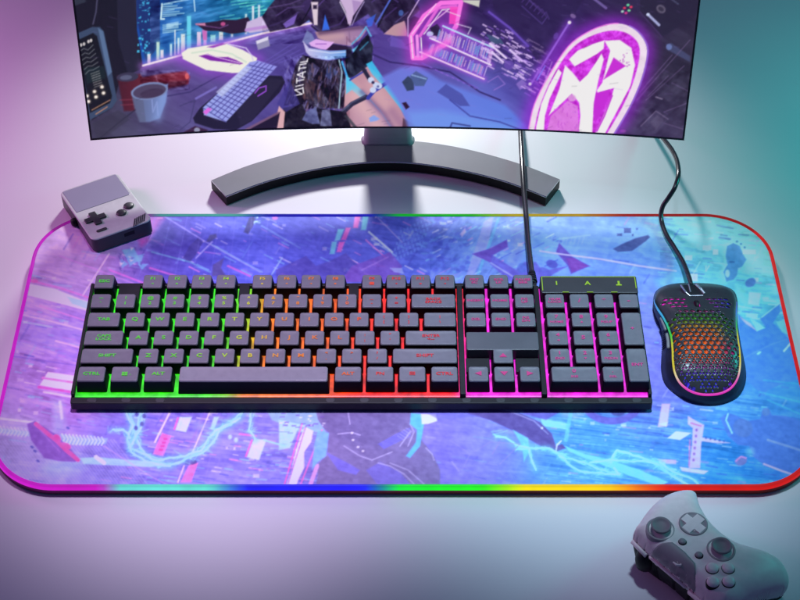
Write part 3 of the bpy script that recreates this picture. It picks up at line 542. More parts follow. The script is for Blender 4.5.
    sh = [(727, 246), (733.5, 243), (740, 246), (743, 254), (746.6, 259.5), (742, 266.5), (738, 268), (737, 275), (733.5, 279.5), (726.5, 281.5), (723.3, 272), (727.4, 264.7), (725.6, 256)]
    A.poly([(x - 2, y - 2) for x, y in sh], (190, 245, 235), .6, 3); A.poly(sh, (98, 156, 218)); A.ell(727.5, 273.5, 2.2, 3.8, (180, 235, 240)); A.ell(750.5, 282.5, 5.6, 4.2, (98, 136, 208), 1, -30); A.line([(730, 262), (734, 262)], 1.2, (70, 110, 180))
    for x, y in ((737, 241.5), (744.6, 247.5), (741, 244)): A.ell(x, y, 1, 1, (80, 130, 190))
    for x0, y0, x1, y1 in ((703, 245.5, 711, 250), (713, 249.5, 718, 254.5), (743, 250, 755.5, 254), (685, 255.5, 692, 260), (690, 274, 697.5, 281)): A.rect(x0, y0, x1, y1, (244, 232, 248), .95); A.rect(x0 + 1.5, y0 + 1.5, x1 - 1.5, y1 - 1.5, (235, 190, 230), .5)
    A.poly([(749, 292), (761, 293), (759, 306), (748, 304)], (185, 242, 236)); A.poly([(746, 313), (758, 314), (757, 319), (746, 317)], (185, 242, 236), .8); A.line([(738, 306), (760, 310)], 1.8, (190, 235, 245), .6); A.poly([(736, 285), (746, 290), (744, 300), (736, 296)], (150, 232, 225), .6, 3); A.line([(700, 262), (692, 276)], 1, (200, 240, 248), .7); A.line([(706, 266), (706, 271), (709, 266)], 1, (225, 245, 250), .8)
    A.poly([(770, 292), (778, 285), (782, 296)], (150, 220, 235), .6)
    A.poly([(738, 314), (757, 331), (766, 327), (760, 319), (770, 310), (780, 303), (780, 312), (773, 323), (787, 337), (800, 348), (804, 378), (782, 384), (768, 390), (764, 396), (746, 380), (740, 348)], (84, 142, 236)); A.poly([(740, 317), (750, 323), (757, 331), (746, 324)], (235, 205, 235), .8); A.poly([(750, 318), (760, 324), (765, 328), (757, 331)], (150, 235, 240)); A.poly([(776, 322), (788, 318), (790, 336), (782, 332)], (140, 215, 220), .8); A.line([(784, 351), (790, 344)], 1.8, (190, 235, 245)); A.ell(759, 353, 2.4, 1.2, (150, 225, 245), 1, -35); A.line([(740, 360), (770, 345), (790, 338)], 1.4, (110, 165, 245), .6); A.line([(762, 317), (780, 303)], 1.4, (170, 225, 245), .8)
    for p, q in (((764, 380), (800, 384)), ((760, 392), (800, 402)), ((768, 400), (800, 414))): A.line([p, q], 2, (90, 205, 232), .4)
    A.poly([(720, 418), (728, 413), (735, 415), (748, 421), (760, 419), (763, 409), (768, 408), (772, 415), (786, 416), (804, 422), (804, 476), (765, 466), (754, 457), (749, 446), (738, 445), (728, 436)], (84, 128, 222)); A.ell(743, 428, 10, 9, (96, 130, 205), .7, 30); A.line([(728, 414), (726, 420), (732, 433)], 1.6, (150, 225, 245)); A.line([(768, 440), (800, 450)], 2.4, (140, 170, 235), .8); A.line([(764, 464), (782, 471), (800, 477)], 2, (215, 190, 240), .9); A.ell(766, 412, 4, 4, (96, 135, 210)); A.ell(741, 461, 6, 4.5, (120, 130, 205), 1, -15); A.line([(736, 461), (741, 456.5), (746, 458)], 1.6, (235, 150, 225), .8); A.ell(750, 452, 4, 4, (150, 225, 240), .5, 0, 3)
    # standing sign
    A.poly([(688, 416), (696, 421), (704, 425), (701, 445), (700, 468), (689, 468), (692, 446), (693, 428), (688, 424)], (240, 190, 238)); A.poly([(668, 438), (676, 431.5), (691, 433), (680, 440)], (248, 228, 246)); A.poly([(700, 437), (716, 440), (730, 443), (716, 443), (701, 441)], (232, 195, 240)); A.poly([(680, 467), (708, 471), (704, 474), (682, 471)], (246, 205, 238)); A.line([(691, 423), (701, 426)], 1.4, (240, 110, 190), .8); A.line([(690, 440), (689, 466)], 1.2, (240, 120, 200), .8)
    for k in range(6): A.ell(696.5 - k * .6, 430 + k * 6, 1.3, 1.5, (130, 110, 200), .9)
    for k in range(5): A.ell(706 + k * 4.5, 438 + k * .8, .9, 1, (70, 100, 190), .9)
    A.poly([(662, 404), (670, 404), (667, 426), (658, 427)], (238, 188, 236)); A.poly([(659, 424), (668, 422), (666, 427)], (250, 225, 246), .7)
    A.poly([(658, 459), (676, 460), (676, 464), (660, 464)], (240, 180, 235), .9)
    for k in range(17):
        y = 408 + k * 5; A.line([(575, y - 6), (690, y + 8)], 1.1, (125, 195, 248), .30)
        A.line([(545, y + 2), (640, y + 13)], 1.0, (60, 120, 225), .30)
    # disc, blades, arm
    t = np.linspace(0, 2 * PI, 40); A.line([(612 + 29 * math.cos(k), 399 + 22 * math.sin(k)) for k in t], 7, (112, 108, 212)); A.ell(618, 411, 8, 5, (80, 82, 160), .8); A.poly([(560, 400), (585, 396), (592, 410), (574, 420), (562, 416)], (170, 195, 240), .5, 3); A.poly([(541, 418), (570, 424), (568, 430), (542, 426)], (150, 230, 245), .8); A.line([(572, 405), (566, 440)], 4, (120, 205, 248), .7); A.poly([(520, 400), (556, 402), (560, 412), (546, 420), (524, 414)], (112, 98, 205), .8)
    A.poly([(470, 404), (500, 410), (522, 414), (540, 422), (552, 434), (556, 446), (562, 444), (566, 448), (556, 452), (542, 447), (530, 440), (516, 432), (490, 420), (468, 414)], (98, 86, 166)); A.line([(512, 412), (534, 421), (548, 434)], 1.2, (170, 175, 240), .7); A.line([(556, 451), (557, 445), (561, 441)], 1.2, (230, 235, 250)); A.ell(542, 428, 1, 1, W)
    A.poly([(513, 430), (528, 438), (530, 450), (524, 462), (522, 446)], (120, 205, 246), .9)
    rb = random.Random(3)
    def bolt(pts, w=2.0):
        A.glow(pts, w * 2.4, (120, 205, 250), .45)
        for q in range(3):
            out = []
            for a, b in zip(pts, pts[1:]):
                m = max(1, int(math.hypot(b[0] - a[0], b[1] - a[1]) / 5))
                for k in range(m):
                    t = k / m; j = 1.3 + 1.0 * q
                    out.append((a[0] + (b[0] - a[0]) * t + rb.uniform(-j, j), a[1] + (b[1] - a[1]) * t + rb.uniform(-j, j) * .7))
            out.append(pts[-1]); A.line(out, w * (.75, .5, .4)[q], (175, 248, 248) if q == 0 else CY, (1, .8, .6)[q])
            for k in range(0, len(out) - 1, 4):
                x, y = out[k]; A.line([(x, y), (x + rb.uniform(-6, 6), y + rb.uniform(-4, 4)), (x + rb.uniform(-10, 10), y + rb.uniform(-6, 6))], .7, CY, .45)
    bolt([(520, 449), (548, 448), (566, 458), (584, 463), (600, 469), (620, 474)], 1.6); A.poly([(565, 446), (584, 454), (610, 460), (640, 470), (668, 482), (660, 486), (630, 476), (600, 464), (570, 452)], (130, 228, 246), .9); bolt([(560, 456), (576, 470), (600, 473), (620, 475), (614, 468)], 1.6); bolt([(612, 462), (616, 451), (640, 456), (656, 464), (670, 474), (690, 486)], 1.8); bolt([(590, 462), (612, 460), (650, 462), (676, 470)], 1.4); bolt([(660, 462), (672, 472), (694, 480), (700, 486)], 1.5); bolt([(497, 437), (506, 437), (513, 444), (528, 448), (532, 462), (536, 470)], 1.8)
    # centre figure
    G = (122, 116, 176)
    A.poly([(311, 396), (316, 418), (323, 428), (329, 433), (327, 455), (319, 463), (316, 488), (440, 488), (440, 470), (434, 456), (426, 445), (416, 432), (410, 424), (412, 412), (430, 396)], G); A.poly([(318, 398), (410, 398), (408, 420), (380, 448), (340, 442), (322, 424)], (106, 100, 160), .7, 4)
    A.poly([(378, 444), (396, 434), (410, 428), (410, 436), (384, 449)], (112, 112, 226), .9); A.poly([(326, 452), (346, 462), (360, 470), (356, 475), (338, 470)], (116, 114, 230), .8); A.poly([(366, 470), (380, 462), (400, 472), (412, 486), (380, 488)], (118, 116, 226), .7)
    for p in ([(338, 434), (352, 432.5), (360, 435)], [(344, 446), (360, 456), (372, 460), (392, 452)], [(378, 463), (390, 466), (404, 474), (416, 486)], [(390, 463), (408, 470), (424, 484)], [(348, 412), (350, 424)], [(400, 446), (410, 432)], [(426, 448), (432, 454), (434, 460)], [(410, 424), (414, 432), (408, 446)]): A.line(p, 1.0, (185, 185, 238), .8)
    for x, y in ((352, 433), (353, 440), (358, 447), (363, 451)): A.ell(x, y, 1.2, .9, (225, 225, 250))
    for k in range(5): A.line([(398 + k * 2, 436 - k * 2), (404 + k * 2, 440 - k * 2)], .9, (165, 170, 240), .6)
    A.poly([(411, 413), (421, 414), (424, 424), (422, 436), (420, 446), (410, 458), (406, 456), (416, 442), (417, 430), (410, 424)], (98, 186, 242)); A.poly([(421, 414), (436, 414), (437, 421), (428, 424), (422, 424)], (215, 222, 244)); A.poly([(424, 412), (462, 411), (480, 416), (440, 420)], (110, 112, 215), .6)
    for p in ([(450, 440), (470, 454), (462, 470), (448, 462)], [(474, 452), (490, 442), (520, 444), (500, 464)]): A.line(p, 1, (150, 146, 235), .6)
    A.line([(452, 462), (459, 471)], 1.4, (170, 165, 240), .7)
    # city strip left of it
    A.poly([(262, 402), (314, 402), (318, 420), (326, 432), (300, 432), (272, 420)], (140, 190, 232), .85); A.poly([(279, 420), (300, 424), (290, 448), (279, 450)], (165, 225, 240), .9); A.poly([(305, 427), (313, 431), (311, 442), (304, 452), (304, 468), (298, 480), (296, 486), (286, 486), (292, 470), (296, 450), (300, 438)], (246, 226, 246)); A.line([(302, 424), (284, 486)], 1.4, (235, 110, 205), .9); A.line([(306, 426), (288, 484)], 1.0, (120, 80, 200), .8); A.line([(322, 430), (300, 486)], 1.4, (235, 120, 210), .9); A.line([(317, 466), (310, 486)], 4, (240, 170, 230), .8); A.poly([(318, 430), (329, 433), (326, 456), (318, 462), (312, 470), (314, 446)], (120, 185, 238), .9)
    for x, y, a, b in scatter(274, 326, 404, 430, 40, 18): A.rect(x, y, x + 1 + 4 * a, y + .8 + 1.2 * b, (110, 80, 190) if a > .6 else (225, 240, 250), .6)
    for x, y, a, b in scatter(240, 300, 425, 486, 46, 19): A.rect(x, y, x + 3 + 12 * a, y + .8 + .8 * b, (150, 200, 245) if b > .4 else (90, 90, 205), .45)
    A.poly([(254, 439), (266, 440), (259, 460), (247, 457)], (190, 240, 245)); A.line([(252, 440), (246, 456)], 1.6, (240, 120, 205)); A.line([(240, 434), (256, 436)], 1.8, (240, 120, 200), .8); A.line([(264, 440), (285, 446)], 2, (150, 225, 245), .8)
    A.poly([(180, 417), (192, 417), (186, 432), (175.5, 430)], (190, 242, 242)); A.line([(178, 418), (174.5, 429)], 1.6, (240, 110, 200)); A.poly([(214, 417), (219, 417), (214, 430), (210, 429)], (170, 235, 240), .9)
    A.poly([(162, 433), (171, 436), (163, 456), (153, 454)], (245, 120, 205)); A.poly([(190, 463), (198, 463), (191, 482), (181, 482)], (248, 130, 210))
    for k in range(4): A.rect(160.5 + 1.6 * (2 - k), 438 + k * 3.6, 164.5 + 1.6 * (2 - k), 440 + k * 3.6, (215, 70, 170), .8)
    A.line([(170, 412), (155, 442)], 1.6, (250, 225, 246)); A.line([(210, 412), (190, 458)], 1.2, (235, 225, 250), .9); A.line([(184, 466), (178, 482)], 1.2, (250, 215, 245)); A.line([(206, 412), (178, 470)], 3, (150, 120, 225), .4); A.ell(190, 462, 7, 3, (86, 80, 160), .9)
    for k in range(8): A.line([(166 + k * 9, 412), (150 + k * 10 - 6, 486)], .8, (150, 150, 245), .3)
    A.poly([(192, 420), (212, 424), (208, 432), (194, 430)], (140, 160, 240), .5, 3)
    bolt([(131, 412), (134, 430), (140, 448), (146, 456), (160, 466), (175, 464), (192, 457), (206, 449), (213, 442), (218, 430), (230, 424), (243, 412)], 2.0); bolt([(140, 410), (138, 424), (130, 448), (142, 454), (158, 460), (186, 456), (200, 450), (216, 430), (240, 418)], 1.8); bolt([(126, 410), (132, 426), (128, 440), (130, 452), (146, 462), (170, 466)], 1.6); bolt([(144, 410), (140, 430), (132, 444)], 1.5); bolt([(252, 410), (250, 430), (256, 440)], 1.3); bolt([(112, 430), (124, 430), (130, 438)], 1.6)
    for x, y in ((137, 414), (144, 416), (136, 428), (142, 424), (230, 437), (236, 440)): A.ell(x, y, 2, 2.4, (78, 78, 165) if x < 200 else (180, 230, 248), .8)
    # lower left: hull, coil, hatching
    A.poly([(-4, 414), (38, 420), (34, 436), (-4, 434)], (182, 180, 230), .5, 3); A.line([(-4, 418), (38, 423)], 2.2, (225, 232, 245), .7); A.line([(-4, 430), (30, 434)], 5, (160, 215, 240), .5)
    for k in range(46): A.line([(-30 + k * 3.2, 440), (6 + k * 3.2, 488)], .9, (190, 205, 240), .38)
    A.ell(64, 466, 22, 9, (160, 215, 248), .45, -10, 8)
    A.poly([(60, 434), (84, 438), (108, 438), (106, 444), (84, 445), (62, 444)], (150, 200, 240), .7)
    for k in range(12): A.line([(62 + k * 3.6, 434 + k * .3), (64.5 + k * 3.6, 438.5 + k * .25), (62 + k * 3.6, 444 + k * .1)], 1.2, (205, 245, 248), .9)
    for k in range(8): A.line([(0 + k * 3.6, 426 + k * .4), (2.5 + k * 3.6, 430 + k * .4), (0 + k * 3.6, 434 + k * .4)], 1.1, (205, 225, 245), .7)
    A.poly([(80, 458), (96, 457), (146, 461), (170, 464), (150, 467), (84, 464)], (160, 225, 246), .8); A.line([(96, 457), (104, 463)], 4, (235, 245, 250), .8); A.line([(104, 446), (150, 476), (170, 486)], 1.0, (190, 170, 240), .7)
    A.poly([(27, 424), (35, 421), (54, 433), (68, 446), (79, 459), (75, 462), (58, 461), (44, 458), (31, 440)], (132, 100, 196)); A.line([(36, 424), (48, 434), (56, 440), (66, 450), (78, 460)], 3.6, (255, 96, 180)); A.ell(57, 438, 4, 3, (255, 90, 178), 1, 40); A.ell(66, 446, 5, 3, (255, 100, 185), 1, 20); A.line([(40, 430), (60, 452)], 1.2, (160, 120, 215), .8)
    for x, y in ((32, 447), (35, 451), (38, 461), (68, 428)): A.ell(x, y, 1.8, 1.1, (92, 96, 190), 1, 30)
    A.noise(1, 5, 30, 4, 3, 149)
    A.noise(2, 6, 12, 7, 4, 151)
    A.C = (A.C - 128) * 1.10 + 134
    l = (np.clip(A.C, 0, 255) / 255) ** 2.2 * np.array([1.42, 1.20, 1.04]); A.C = 255 * np.clip(l, 0, .93) ** (1 / 2.2)
    A.C = np.clip(A.C, 10, 250)


# ------------------------------------------------------------------ materials
M_black = plastic('black_plastic', (.012, .012, .016), .4, .4, bump=.1)
M_case = plastic('keyboard_case', (.022, .021, .024), .5, .25, bump=.15, scale=1500)
M_key = plastic('keycap_plastic', (.185, .178, .205), .38, .5, bump=.12, scale=2500)
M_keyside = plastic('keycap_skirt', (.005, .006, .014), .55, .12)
M_bar = plastic('grey_bar_plastic', (.11, .11, .125), .42, .5, bump=.1)
M_panel = plastic('indicator_plastic', (.05, .05, .054), .42, .4, bump=.1)
M_space = plastic('space_bar_sheen', (.27, .26, .295), .3, .5, bump=.1, scale=2500, coat=.2)  # paler copy of the keycap plastic, with the bar's sheen in its colour
M_shell = plastic('mouse_shell_plastic', (.04, .04, .045), .30, .5, bump=.06, scale=2500, coat=.25)
M_side = plastic('mouse_side_plastic', (.02, .014, .024), .45, .4, bump=.2)
M_dark = plastic('near_black_plastic', (.006, .006, .008), .5, .3)
M_steel = plastic('brushed_stand', (.21, .21, .235), .5, .15, bump=.05)
M_neck = plastic('stand_neck_plastic', (.5, .5, .53), .4, .3, bump=.05)
M_steel_edge = plastic('polished_edge', (.75, .75, .8), .25, .5, metal=.8)
M_cable = plastic('cable_rubber', (.03, .03, .034), .22, .7)
M_pad_grey = plastic('controller_plastic', (.88, .78, .76), .42, .35, bump=.06, scale=2500)
M_pad_mid = plastic('controller_panel', (.30, .28, .30), .45, .4, bump=.06)
M_stick = plastic('thumbstick_rubber', (.24, .22, .24), .5, .3)
M_hand = plastic('console_plastic', (.56, .60, .57), .4, .5, bump=.06, scale=2500)
M_hand_side = plastic('console_side', (.055, .055, .06), .45, .4)
M_btn = plastic('console_button', (.045, .045, .05), .4, .5)
M_glass = plastic('console_screen', (.33, .34, .42), .22, .5, var=.03)
M_rubber = glow_attr('pad_rubber_rim_glow', .10, .12, 55, base=.008); M_rubber.node_tree.nodes['Principled BSDF'].inputs['Specular IOR Level'].default_value = .15  # weak emission paints the rim's coloured spill onto the black rubber
G_rim = glow_attr('rim_light', 1.2, .10, 55); G_rim.node_tree.nodes['Principled BSDF'].inputs['Specular IOR Level'].default_value = .08
G_key = glow_attr('key_light', .95, .45, 110)
G_leg = glow_attr('legend_light', .72)
G_scr = glow_attr('screen_light', .95)
G_mouse = glow_attr('mouse_light', 1.5, .25, 500)

# ------------------------------------------------------------------ desk
def desk():
    bm = bmesh.new(); slab(bm, -1.1, 1.1, -.75, 1.1, -.03, 0, .03, .003, n=8)
    m, nt, b = new_mat('desk_laminate')
    tc = nt.nodes.new('ShaderNodeTexCoord')
    n = nt.nodes.new('ShaderNodeTexNoise'); n.inputs['Scale'].default_value = 6; n.inputs['Detail'].default_value = 6
    nt.links.new(tc.outputs['Object'], n.inputs['Vector'])
    cr = nt.nodes.new('ShaderNodeMix'); cr.data_type = 'RGBA'
    cr.inputs['A'].default_value = (.76, .75, .78, 1); cr.inputs['B'].default_value = (.82, .81, .83, 1)
    nt.links.new(n.outputs['Fac'], cr.inputs['Factor']); nt.links.new(cr.outputs['Result'], b.inputs['Base Color'])
    n2 = nt.nodes.new('ShaderNodeTexNoise'); n2.inputs['Scale'].default_value = 1200
    nt.links.new(tc.outputs['Object'], n2.inputs['Vector'])
    bp = nt.nodes.new('ShaderNodeBump'); bp.inputs['Strength'].default_value = .06; bp.inputs['Distance'].default_value = .0003
    nt.links.new(n2.outputs['Fac'], bp.inputs['Height']); nt.links.new(bp.outputs['Normal'], b.inputs['Normal'])
    b.inputs['Roughness'].default_value = .42; b.inputs['Specular IOR Level'].default_value = .12
    o = mesh_obj('desk_surface', bm, m); o['kind'] = 'structure'
desk()

# ------------------------------------------------------------------ mouse pad
PX0, PX1, PY0, PY1 = -.2992, .3042, -.1980, .0927
RIM = [(-.25, (190, 25, 190)), (-.214, (190, 25, 190)), (-.200, (95, 205, 205)), (-.135, (95, 215, 205)), (-.108, (30, 30, 235)),
       (-.026, (35, 30, 250)), (.000, (20, 225, 60)), (.058, (35, 235, 30)), (.090, (235, 215, 15)), (.150, (240, 190, 15)), (.190, (210, 25, 15)), (.25, (190, 20, 18))]
def ramp(x, stops):
    xs = [s[0] for s in stops]; return np.stack([np.interp(x, xs, [s[1][k] for s in stops]) for k in range(3)], 1)

def mouse_pad():
    root = empty('mouse_pad', 'large cyberpunk printed desk mat with a glowing rainbow edge under the keyboard', 'mouse pad', (0, 0, 0))
    R = .052
    bm = bmesh.new()
    L = []
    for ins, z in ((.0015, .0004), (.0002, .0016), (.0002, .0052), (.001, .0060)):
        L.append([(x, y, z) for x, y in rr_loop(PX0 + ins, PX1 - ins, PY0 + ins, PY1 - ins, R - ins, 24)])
    loft(bm, L); o = mesh_obj('rubber_base', bm, M_rubber, root); paint(o, lambda x, y, z: ramp(x, RIM) * np.clip((z - .0004) / .003, 0, 1)[:, None])  # rim colours painted on as spill, fading out towards the desk
    # the light-guide rim: a fat rounded strip standing on the rubber
    bm = bmesh.new(); loops = []
    path = []
    for x, y in rr_loop(PX0, PX1, PY0, PY1, R, 24): path.append((x, y))
    full = []
    for i, p in enumerate(path):
        q = path[(i + 1) % len(path)]; d = math.hypot(q[0] - p[0], q[1] - p[1]); k = max(1, int(d / .006))
        for t in range(k): full.append((p[0] + (q[0] - p[0]) * t / k, p[1] + (q[1] - p[1]) * t / k))
    prof = [(0, .0057), (0, .0086), (.0005, .0096), (.0014, .0100), (.0024, .0098), (.0031, .0090), (.0031, .0052)]
    m = len(full)
    for u, z in prof:
        lp = []
        for i, p in enumerate(full):
            t = Vector((full[(i + 1) % m][0] - full[i - 1][0], full[(i + 1) % m][1] - full[i - 1][1])).normalized()
            lp.append((p[0] - t.y * u, p[1] + t.x * u, z))
        loops.append(lp)
    loft(bm, loops, False, False)
    o = mesh_obj('light_rim', bm, G_rim, root, True); paint(o, lambda x, y, z: ramp(x, RIM) * (np.where(z > .0094, .90, 1.0) * np.where(y > .07, .72, 1.0))[:, None])
    # printed cloth
    cell = .00068; ins = .0022
    xs = np.arange(PX0 + ins, PX1 - ins + cell, cell); ys = np.arange(PY0 + ins, PY1 - ins + cell, cell)
    X, Y = np.meshgrid(xs, ys); nx, ny = len(xs), len(ys)
    out = rr_loop(PX0 + ins, PX1 - ins, PY0 + ins, PY1 - ins, R - ins, 24)
    cx = np.clip(X, PX0 + R, PX1 - R); cy = np.clip(Y, PY0 + R, PY1 - R)
    keep = np.hypot(X - cx, Y - cy) < R - .0016
    idx = np.arange(nx * ny).reshape(ny, nx)
    fk = keep[:-1, :-1] & keep[1:, :-1] & keep[:-1, 1:] & keep[1:, 1:]
    F = np.stack([idx[:-1, :-1], idx[:-1, 1:], idx[1:, 1:], idx[1:, :-1]], -1)[fk]
    used = np.unique(F); rem = np.full(nx * ny, -1); rem[used] = np.arange(len(used)); F = rem[F]
    co = np.zeros((len(used), 3), np.float32); co[:, 0] = X.ravel()[used]; co[:, 1] = Y.ravel()[used]; co[:, 2] = .0090
    me = grid_mesh('printed_cloth', co, F)
    m, nt, b = new_mat('printed_cloth')
    a = nt.nodes.new('ShaderNodeAttribute'); a.attribute_name = 'col'
    nt.links.new(a.outputs['Color'], b.inputs['Base Color']); b.inputs['Roughness'].default_value = .6; b.inputs['Specular IOR Level'].default_value = .3
    tc = nt.nodes.new('ShaderNodeTexCoord'); w = nt.nodes.new('ShaderNodeTexNoise'); w.inputs['Scale'].default_value = 1600
    nt.links.new(tc.outputs['Object'], w.inputs['Vector'])
    bp = nt.nodes.new('ShaderNodeBump'); bp.inputs['Strength'].default_value = .25; bp.inputs['Distance'].default_value = .0004
    nt.links.new(w.outputs['Fac'], bp.inputs['Height']); nt.links.new(bp.outputs['Normal'], b.inputs['Normal'])
    me.materials.append(m)
    o = bpy.data.objects.new('printed_cloth', me); C.objects.link(o); o.parent = root
    def fn(x, y, z):
        A = Art(*px_of(x, y, z), 1.7); pad_art(A); return A.C
    paint(o, fn)

def grid_mesh(name, co, F):
    me = bpy.data.meshes.new(name)
    me.vertices.add(len(co)); me.vertices.foreach_set('co', co.ravel().astype(np.float32))
    me.loops.add(len(F) * 4); me.loops.foreach_set('vertex_index', F.ravel().astype(np.int32))
    me.polygons.add(len(F)); me.polygons.foreach_set('loop_start', np.arange(0, len(F) * 4, 4, dtype=np.int32))
    me.update(calc_edges=True); me.validate()
    return me
mouse_pad()

# ------------------------------------------------------------------ keyboard
U = .01905
KX = -.2386 - .0023                # x of the keyboard's first key slot
ROWY = {'F': -.0100, 'N': -.0315, 'Q': -.0517, 'A': -.0710, 'Z': -.0897, 'C': -.1081}
CAP0, CAP1 = .0193, .0310          # underside and top of the caps
KEYC = [(-.30, (40, 235, 10)), (-.140, (50, 235, 10)), (-.122, (130, 225, 10)), (-.110, (255, 130, 10)), (-.05, (255, 95, 10)), (-.035, (255, 60, 15)),
        (-.012, (255, 30, 25)), (.045, (255, 25, 40)), (.049, (255, 30, 120)), (.058, (250, 25, 225)), (.30, (240, 20, 235))]
LEGC = [(-.30, (60, 220, 80)), (-.17, (110, 225, 60)), (-.140, (170, 235, 50)), (-.115, (235, 225, 60)), (-.09, (250, 150, 50)), (-.04, (255, 110, 40)),
        (-.012, (240, 55, 60)), (.045, (235, 45, 75)), (.052, (220, 60, 160)), (.30, (215, 75, 190))]

def keyboard():
    root = empty('keyboard', 'full size black keyboard with rainbow backlit keys lying on the printed mat', 'keyboard', (0, 0, 0))
    x0, x1, y0, y1 = -.2440, .1868, -.1262, -.0030
    zb, zt = .0106, .0190
    bm = bmesh.new(); slab(bm, x0, x1, y0, y1, zb, zt - .0006, .002, .0008)                         # tray
    for a, b_ in ((x0 + .0003, x0 + .0028), (x1 - .0028, x1 - .0003)): slab(bm, a, b_, y0 + .006, y1 - .0003, zt - .001, .0222, .0008, .0004)
    slab(bm, x0 + .0029, .1078, y1 - .0034, y1 - .0003, zt - .001, .0222, .0008, .0004)             # back rail
    slab(bm, .0446, .0487, y0 + .0055, y1 - .0036, zt - .001, .0226, .0006, .0004)                  # section dividers
    slab(bm, .1050, .1090, y0 + .0055, y1 - .0036, zt - .001, .0226, .0006, .0004)
    for a, b_ in ((-.2208, -.2042), (-.1262, -.1182), (-.0402, -.0324)): slab(bm, a, b_, -.0235, -.0065, zt - .001, .0235, .0006, .0004)
    for k in range(17):                                                                              # paler bumps painted in as glints along the front lip
        xx = -.228 + k * .0252
        if -.165 < xx < -.055: continue
        slab(bm, xx - .0035, xx + .0035, y0 + .0010, y0 + .0050, zt - .0012, zt - .0002, .0018, .0004, mi=1)
    slab(bm, KX + 15.2 * U + .001, KX + 16.2 * U - .0002, -.0985, -.0842, zt - .001, .0226, .0008, .0004); slab(bm, KX + 17.2 * U + .0002, KX + 18.2 * U - .001, -.0985, -.0842, zt - .001, .0226, .0008, .0004)
    mesh_obj('case', bm, [M_case, M_panel], root)
    # diffuser sheets that glow between the caps
    for nm, a, b_ in (('light_panel', x0 + .0031, .0444), ('light_panel', .0489, .1048), ('light_panel', .1092, x1 - .0031)):
        bm = bmesh.new(); nx = max(4, int((b_ - a) / .004))
        ya, yb = -.1207, y1 - .0037
        rows = [(ya, .0176), (ya + .0004, .0188), (ya + .0012, .0191), (yb, .0191)]
        loft(bm, [[(a + (b_ - a) * i / nx, y, z) for i in range(nx + 1)] for y, z in rows], False, False, closed=False)
        o = mesh_obj(nm, bm, G_key, root); paint(o, lambda x, y, z: ramp(x + (y + .06) * -.12, KEYC))
    leg_col = lambda x, y, z: ramp(x, LEGC)

    def cap(kx, row, w, txt='', size=.0050, name='keycap', h=1.0, y_off=0, sub='', bot=None, wy=None):
        """one cap: kx = left edge in key units, w = width in units"""
        cx = KX + (kx + w / 2) * U; cy = ROWY[row] + y_off
        tw = w * U - .0047; td = .0144 if wy is None else wy
        bw, bd = tw + .0028, td + (.0020 if bot is None else .0052)
        bm = bmesh.new(); L = []
        z0 = CAP0 if bot is None else bot
        for sx, sy, z, r in ((bw, bd, z0, .0010), (bw - .0002, bd - .0001, z0 + .002, .0011), (tw + .0003, td + .0003, CAP1 - .0012, .0016), (tw, td, CAP1 - .0006, .0017), (tw - .0005, td - .0005, CAP1 - .0001, .0016), (tw - .0012, td - .0012, CAP1, .0014), (tw - .0030, td - .0030, CAP1 - .00022, .0014), (tw * .55, td * .5, CAP1 - .00042, .0014), (tw * .2, td * .2, CAP1 - .00050, .0006)):
            L.append([(x, y, z) for x, y in rr_loop(-sx / 2, sx / 2, -sy / 2, sy / 2, r, 5)])
        rows = loft(bm, L, True, True, 0)
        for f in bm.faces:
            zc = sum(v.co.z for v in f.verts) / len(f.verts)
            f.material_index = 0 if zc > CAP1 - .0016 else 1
        bmesh.ops.recalc_face_normals(bm, faces=bm.faces[:])
        zt_ = CAP1 - .00005
        if txt:
            if sub: put_text(bm, txt, 0, .0029, zt_, size * .95, 2, 1.15); put_text(bm, sub, 0, -.0027, zt_, size * (.95 if len(sub) < 2 else .6), 2, 1.15)
            else: put_text(bm, txt, 0, .0002, zt_, size, 2, 1.25)
        for f in bm.faces: f.smooth = f.material_index == 0 and f.calc_center_median().z > CAP1 - .0011
        o = mesh_obj(name, bm, [M_space if bot else M_key, M_keyside, G_leg], root, loc=(cx, cy, 0))
        paint(o, lambda x, y, z: leg_col(x + cx, y + cy, z))
        return o

    cap(0, 'F', 1, 'ESC', .0042)
    subs = ['♪', '-', '+', '×', '■', '<<', '||', '>>', '@', '⌂', '=', '◄']
    for i in range(12):
        kx = (2, 3, 4, 5, 6.5, 7.5, 8.5, 9.5, 11, 12, 13, 14)[i]
        cap(kx - .02, 'F', 1.02, 'F%d' % (i + 1), .0042, sub='▪' if i % 3 == 1 else ('■' if i in (4, 8) else '◂'))
    for i, t in enumerate(('~`', '!1', '@2', '#3', '$4', '%5', '^6', '&7', '*8', '(9', ')0', '_-', '+=')):
        cap(i, 'N', 1, t[0], .0046, sub=t[1])
    cap(13, 'N', 2, 'BACK\nSPACE', .0036)
    cap(0, 'Q', 1.5, 'TAB', .0042)
    for i, t in enumerate('QWERTYUIOP'): cap(1.5 + i, 'Q', 1, t)
    cap(11.5, 'Q', 1, '{', .0036, sub='['); cap(12.5, 'Q', 1, '}', .0036, sub=']'); cap(13.5, 'Q', 1.5, '|', .0036, sub='\\')
    cap(0, 'A', 1.75, 'CAPS\nLOCK', .0036)
    for i, t in enumerate('ASDFGHJKL'): cap(1.75 + i, 'A', 1, t)
    cap(10.75, 'A', 1, ':', .0040, sub=';'); cap(11.75, 'A', 1, '"', .0040, sub="'")
    cap(12.75, 'A', 2.25, 'ENTER\n<--', .0036)
    cap(0, 'Z', 2.25, 'SHIFT', .0042)
    for i, t in enumerate('ZXCVBNM'): cap(2.25 + i, 'Z', 1, t)
    for i, t in enumerate(('<,', '>.', '?/')): cap(9.25 + i, 'Z', 1, t[0], .0036, sub=t[1])
    cap(12.25, 'Z', 2.75, 'SHIFT', .0042)
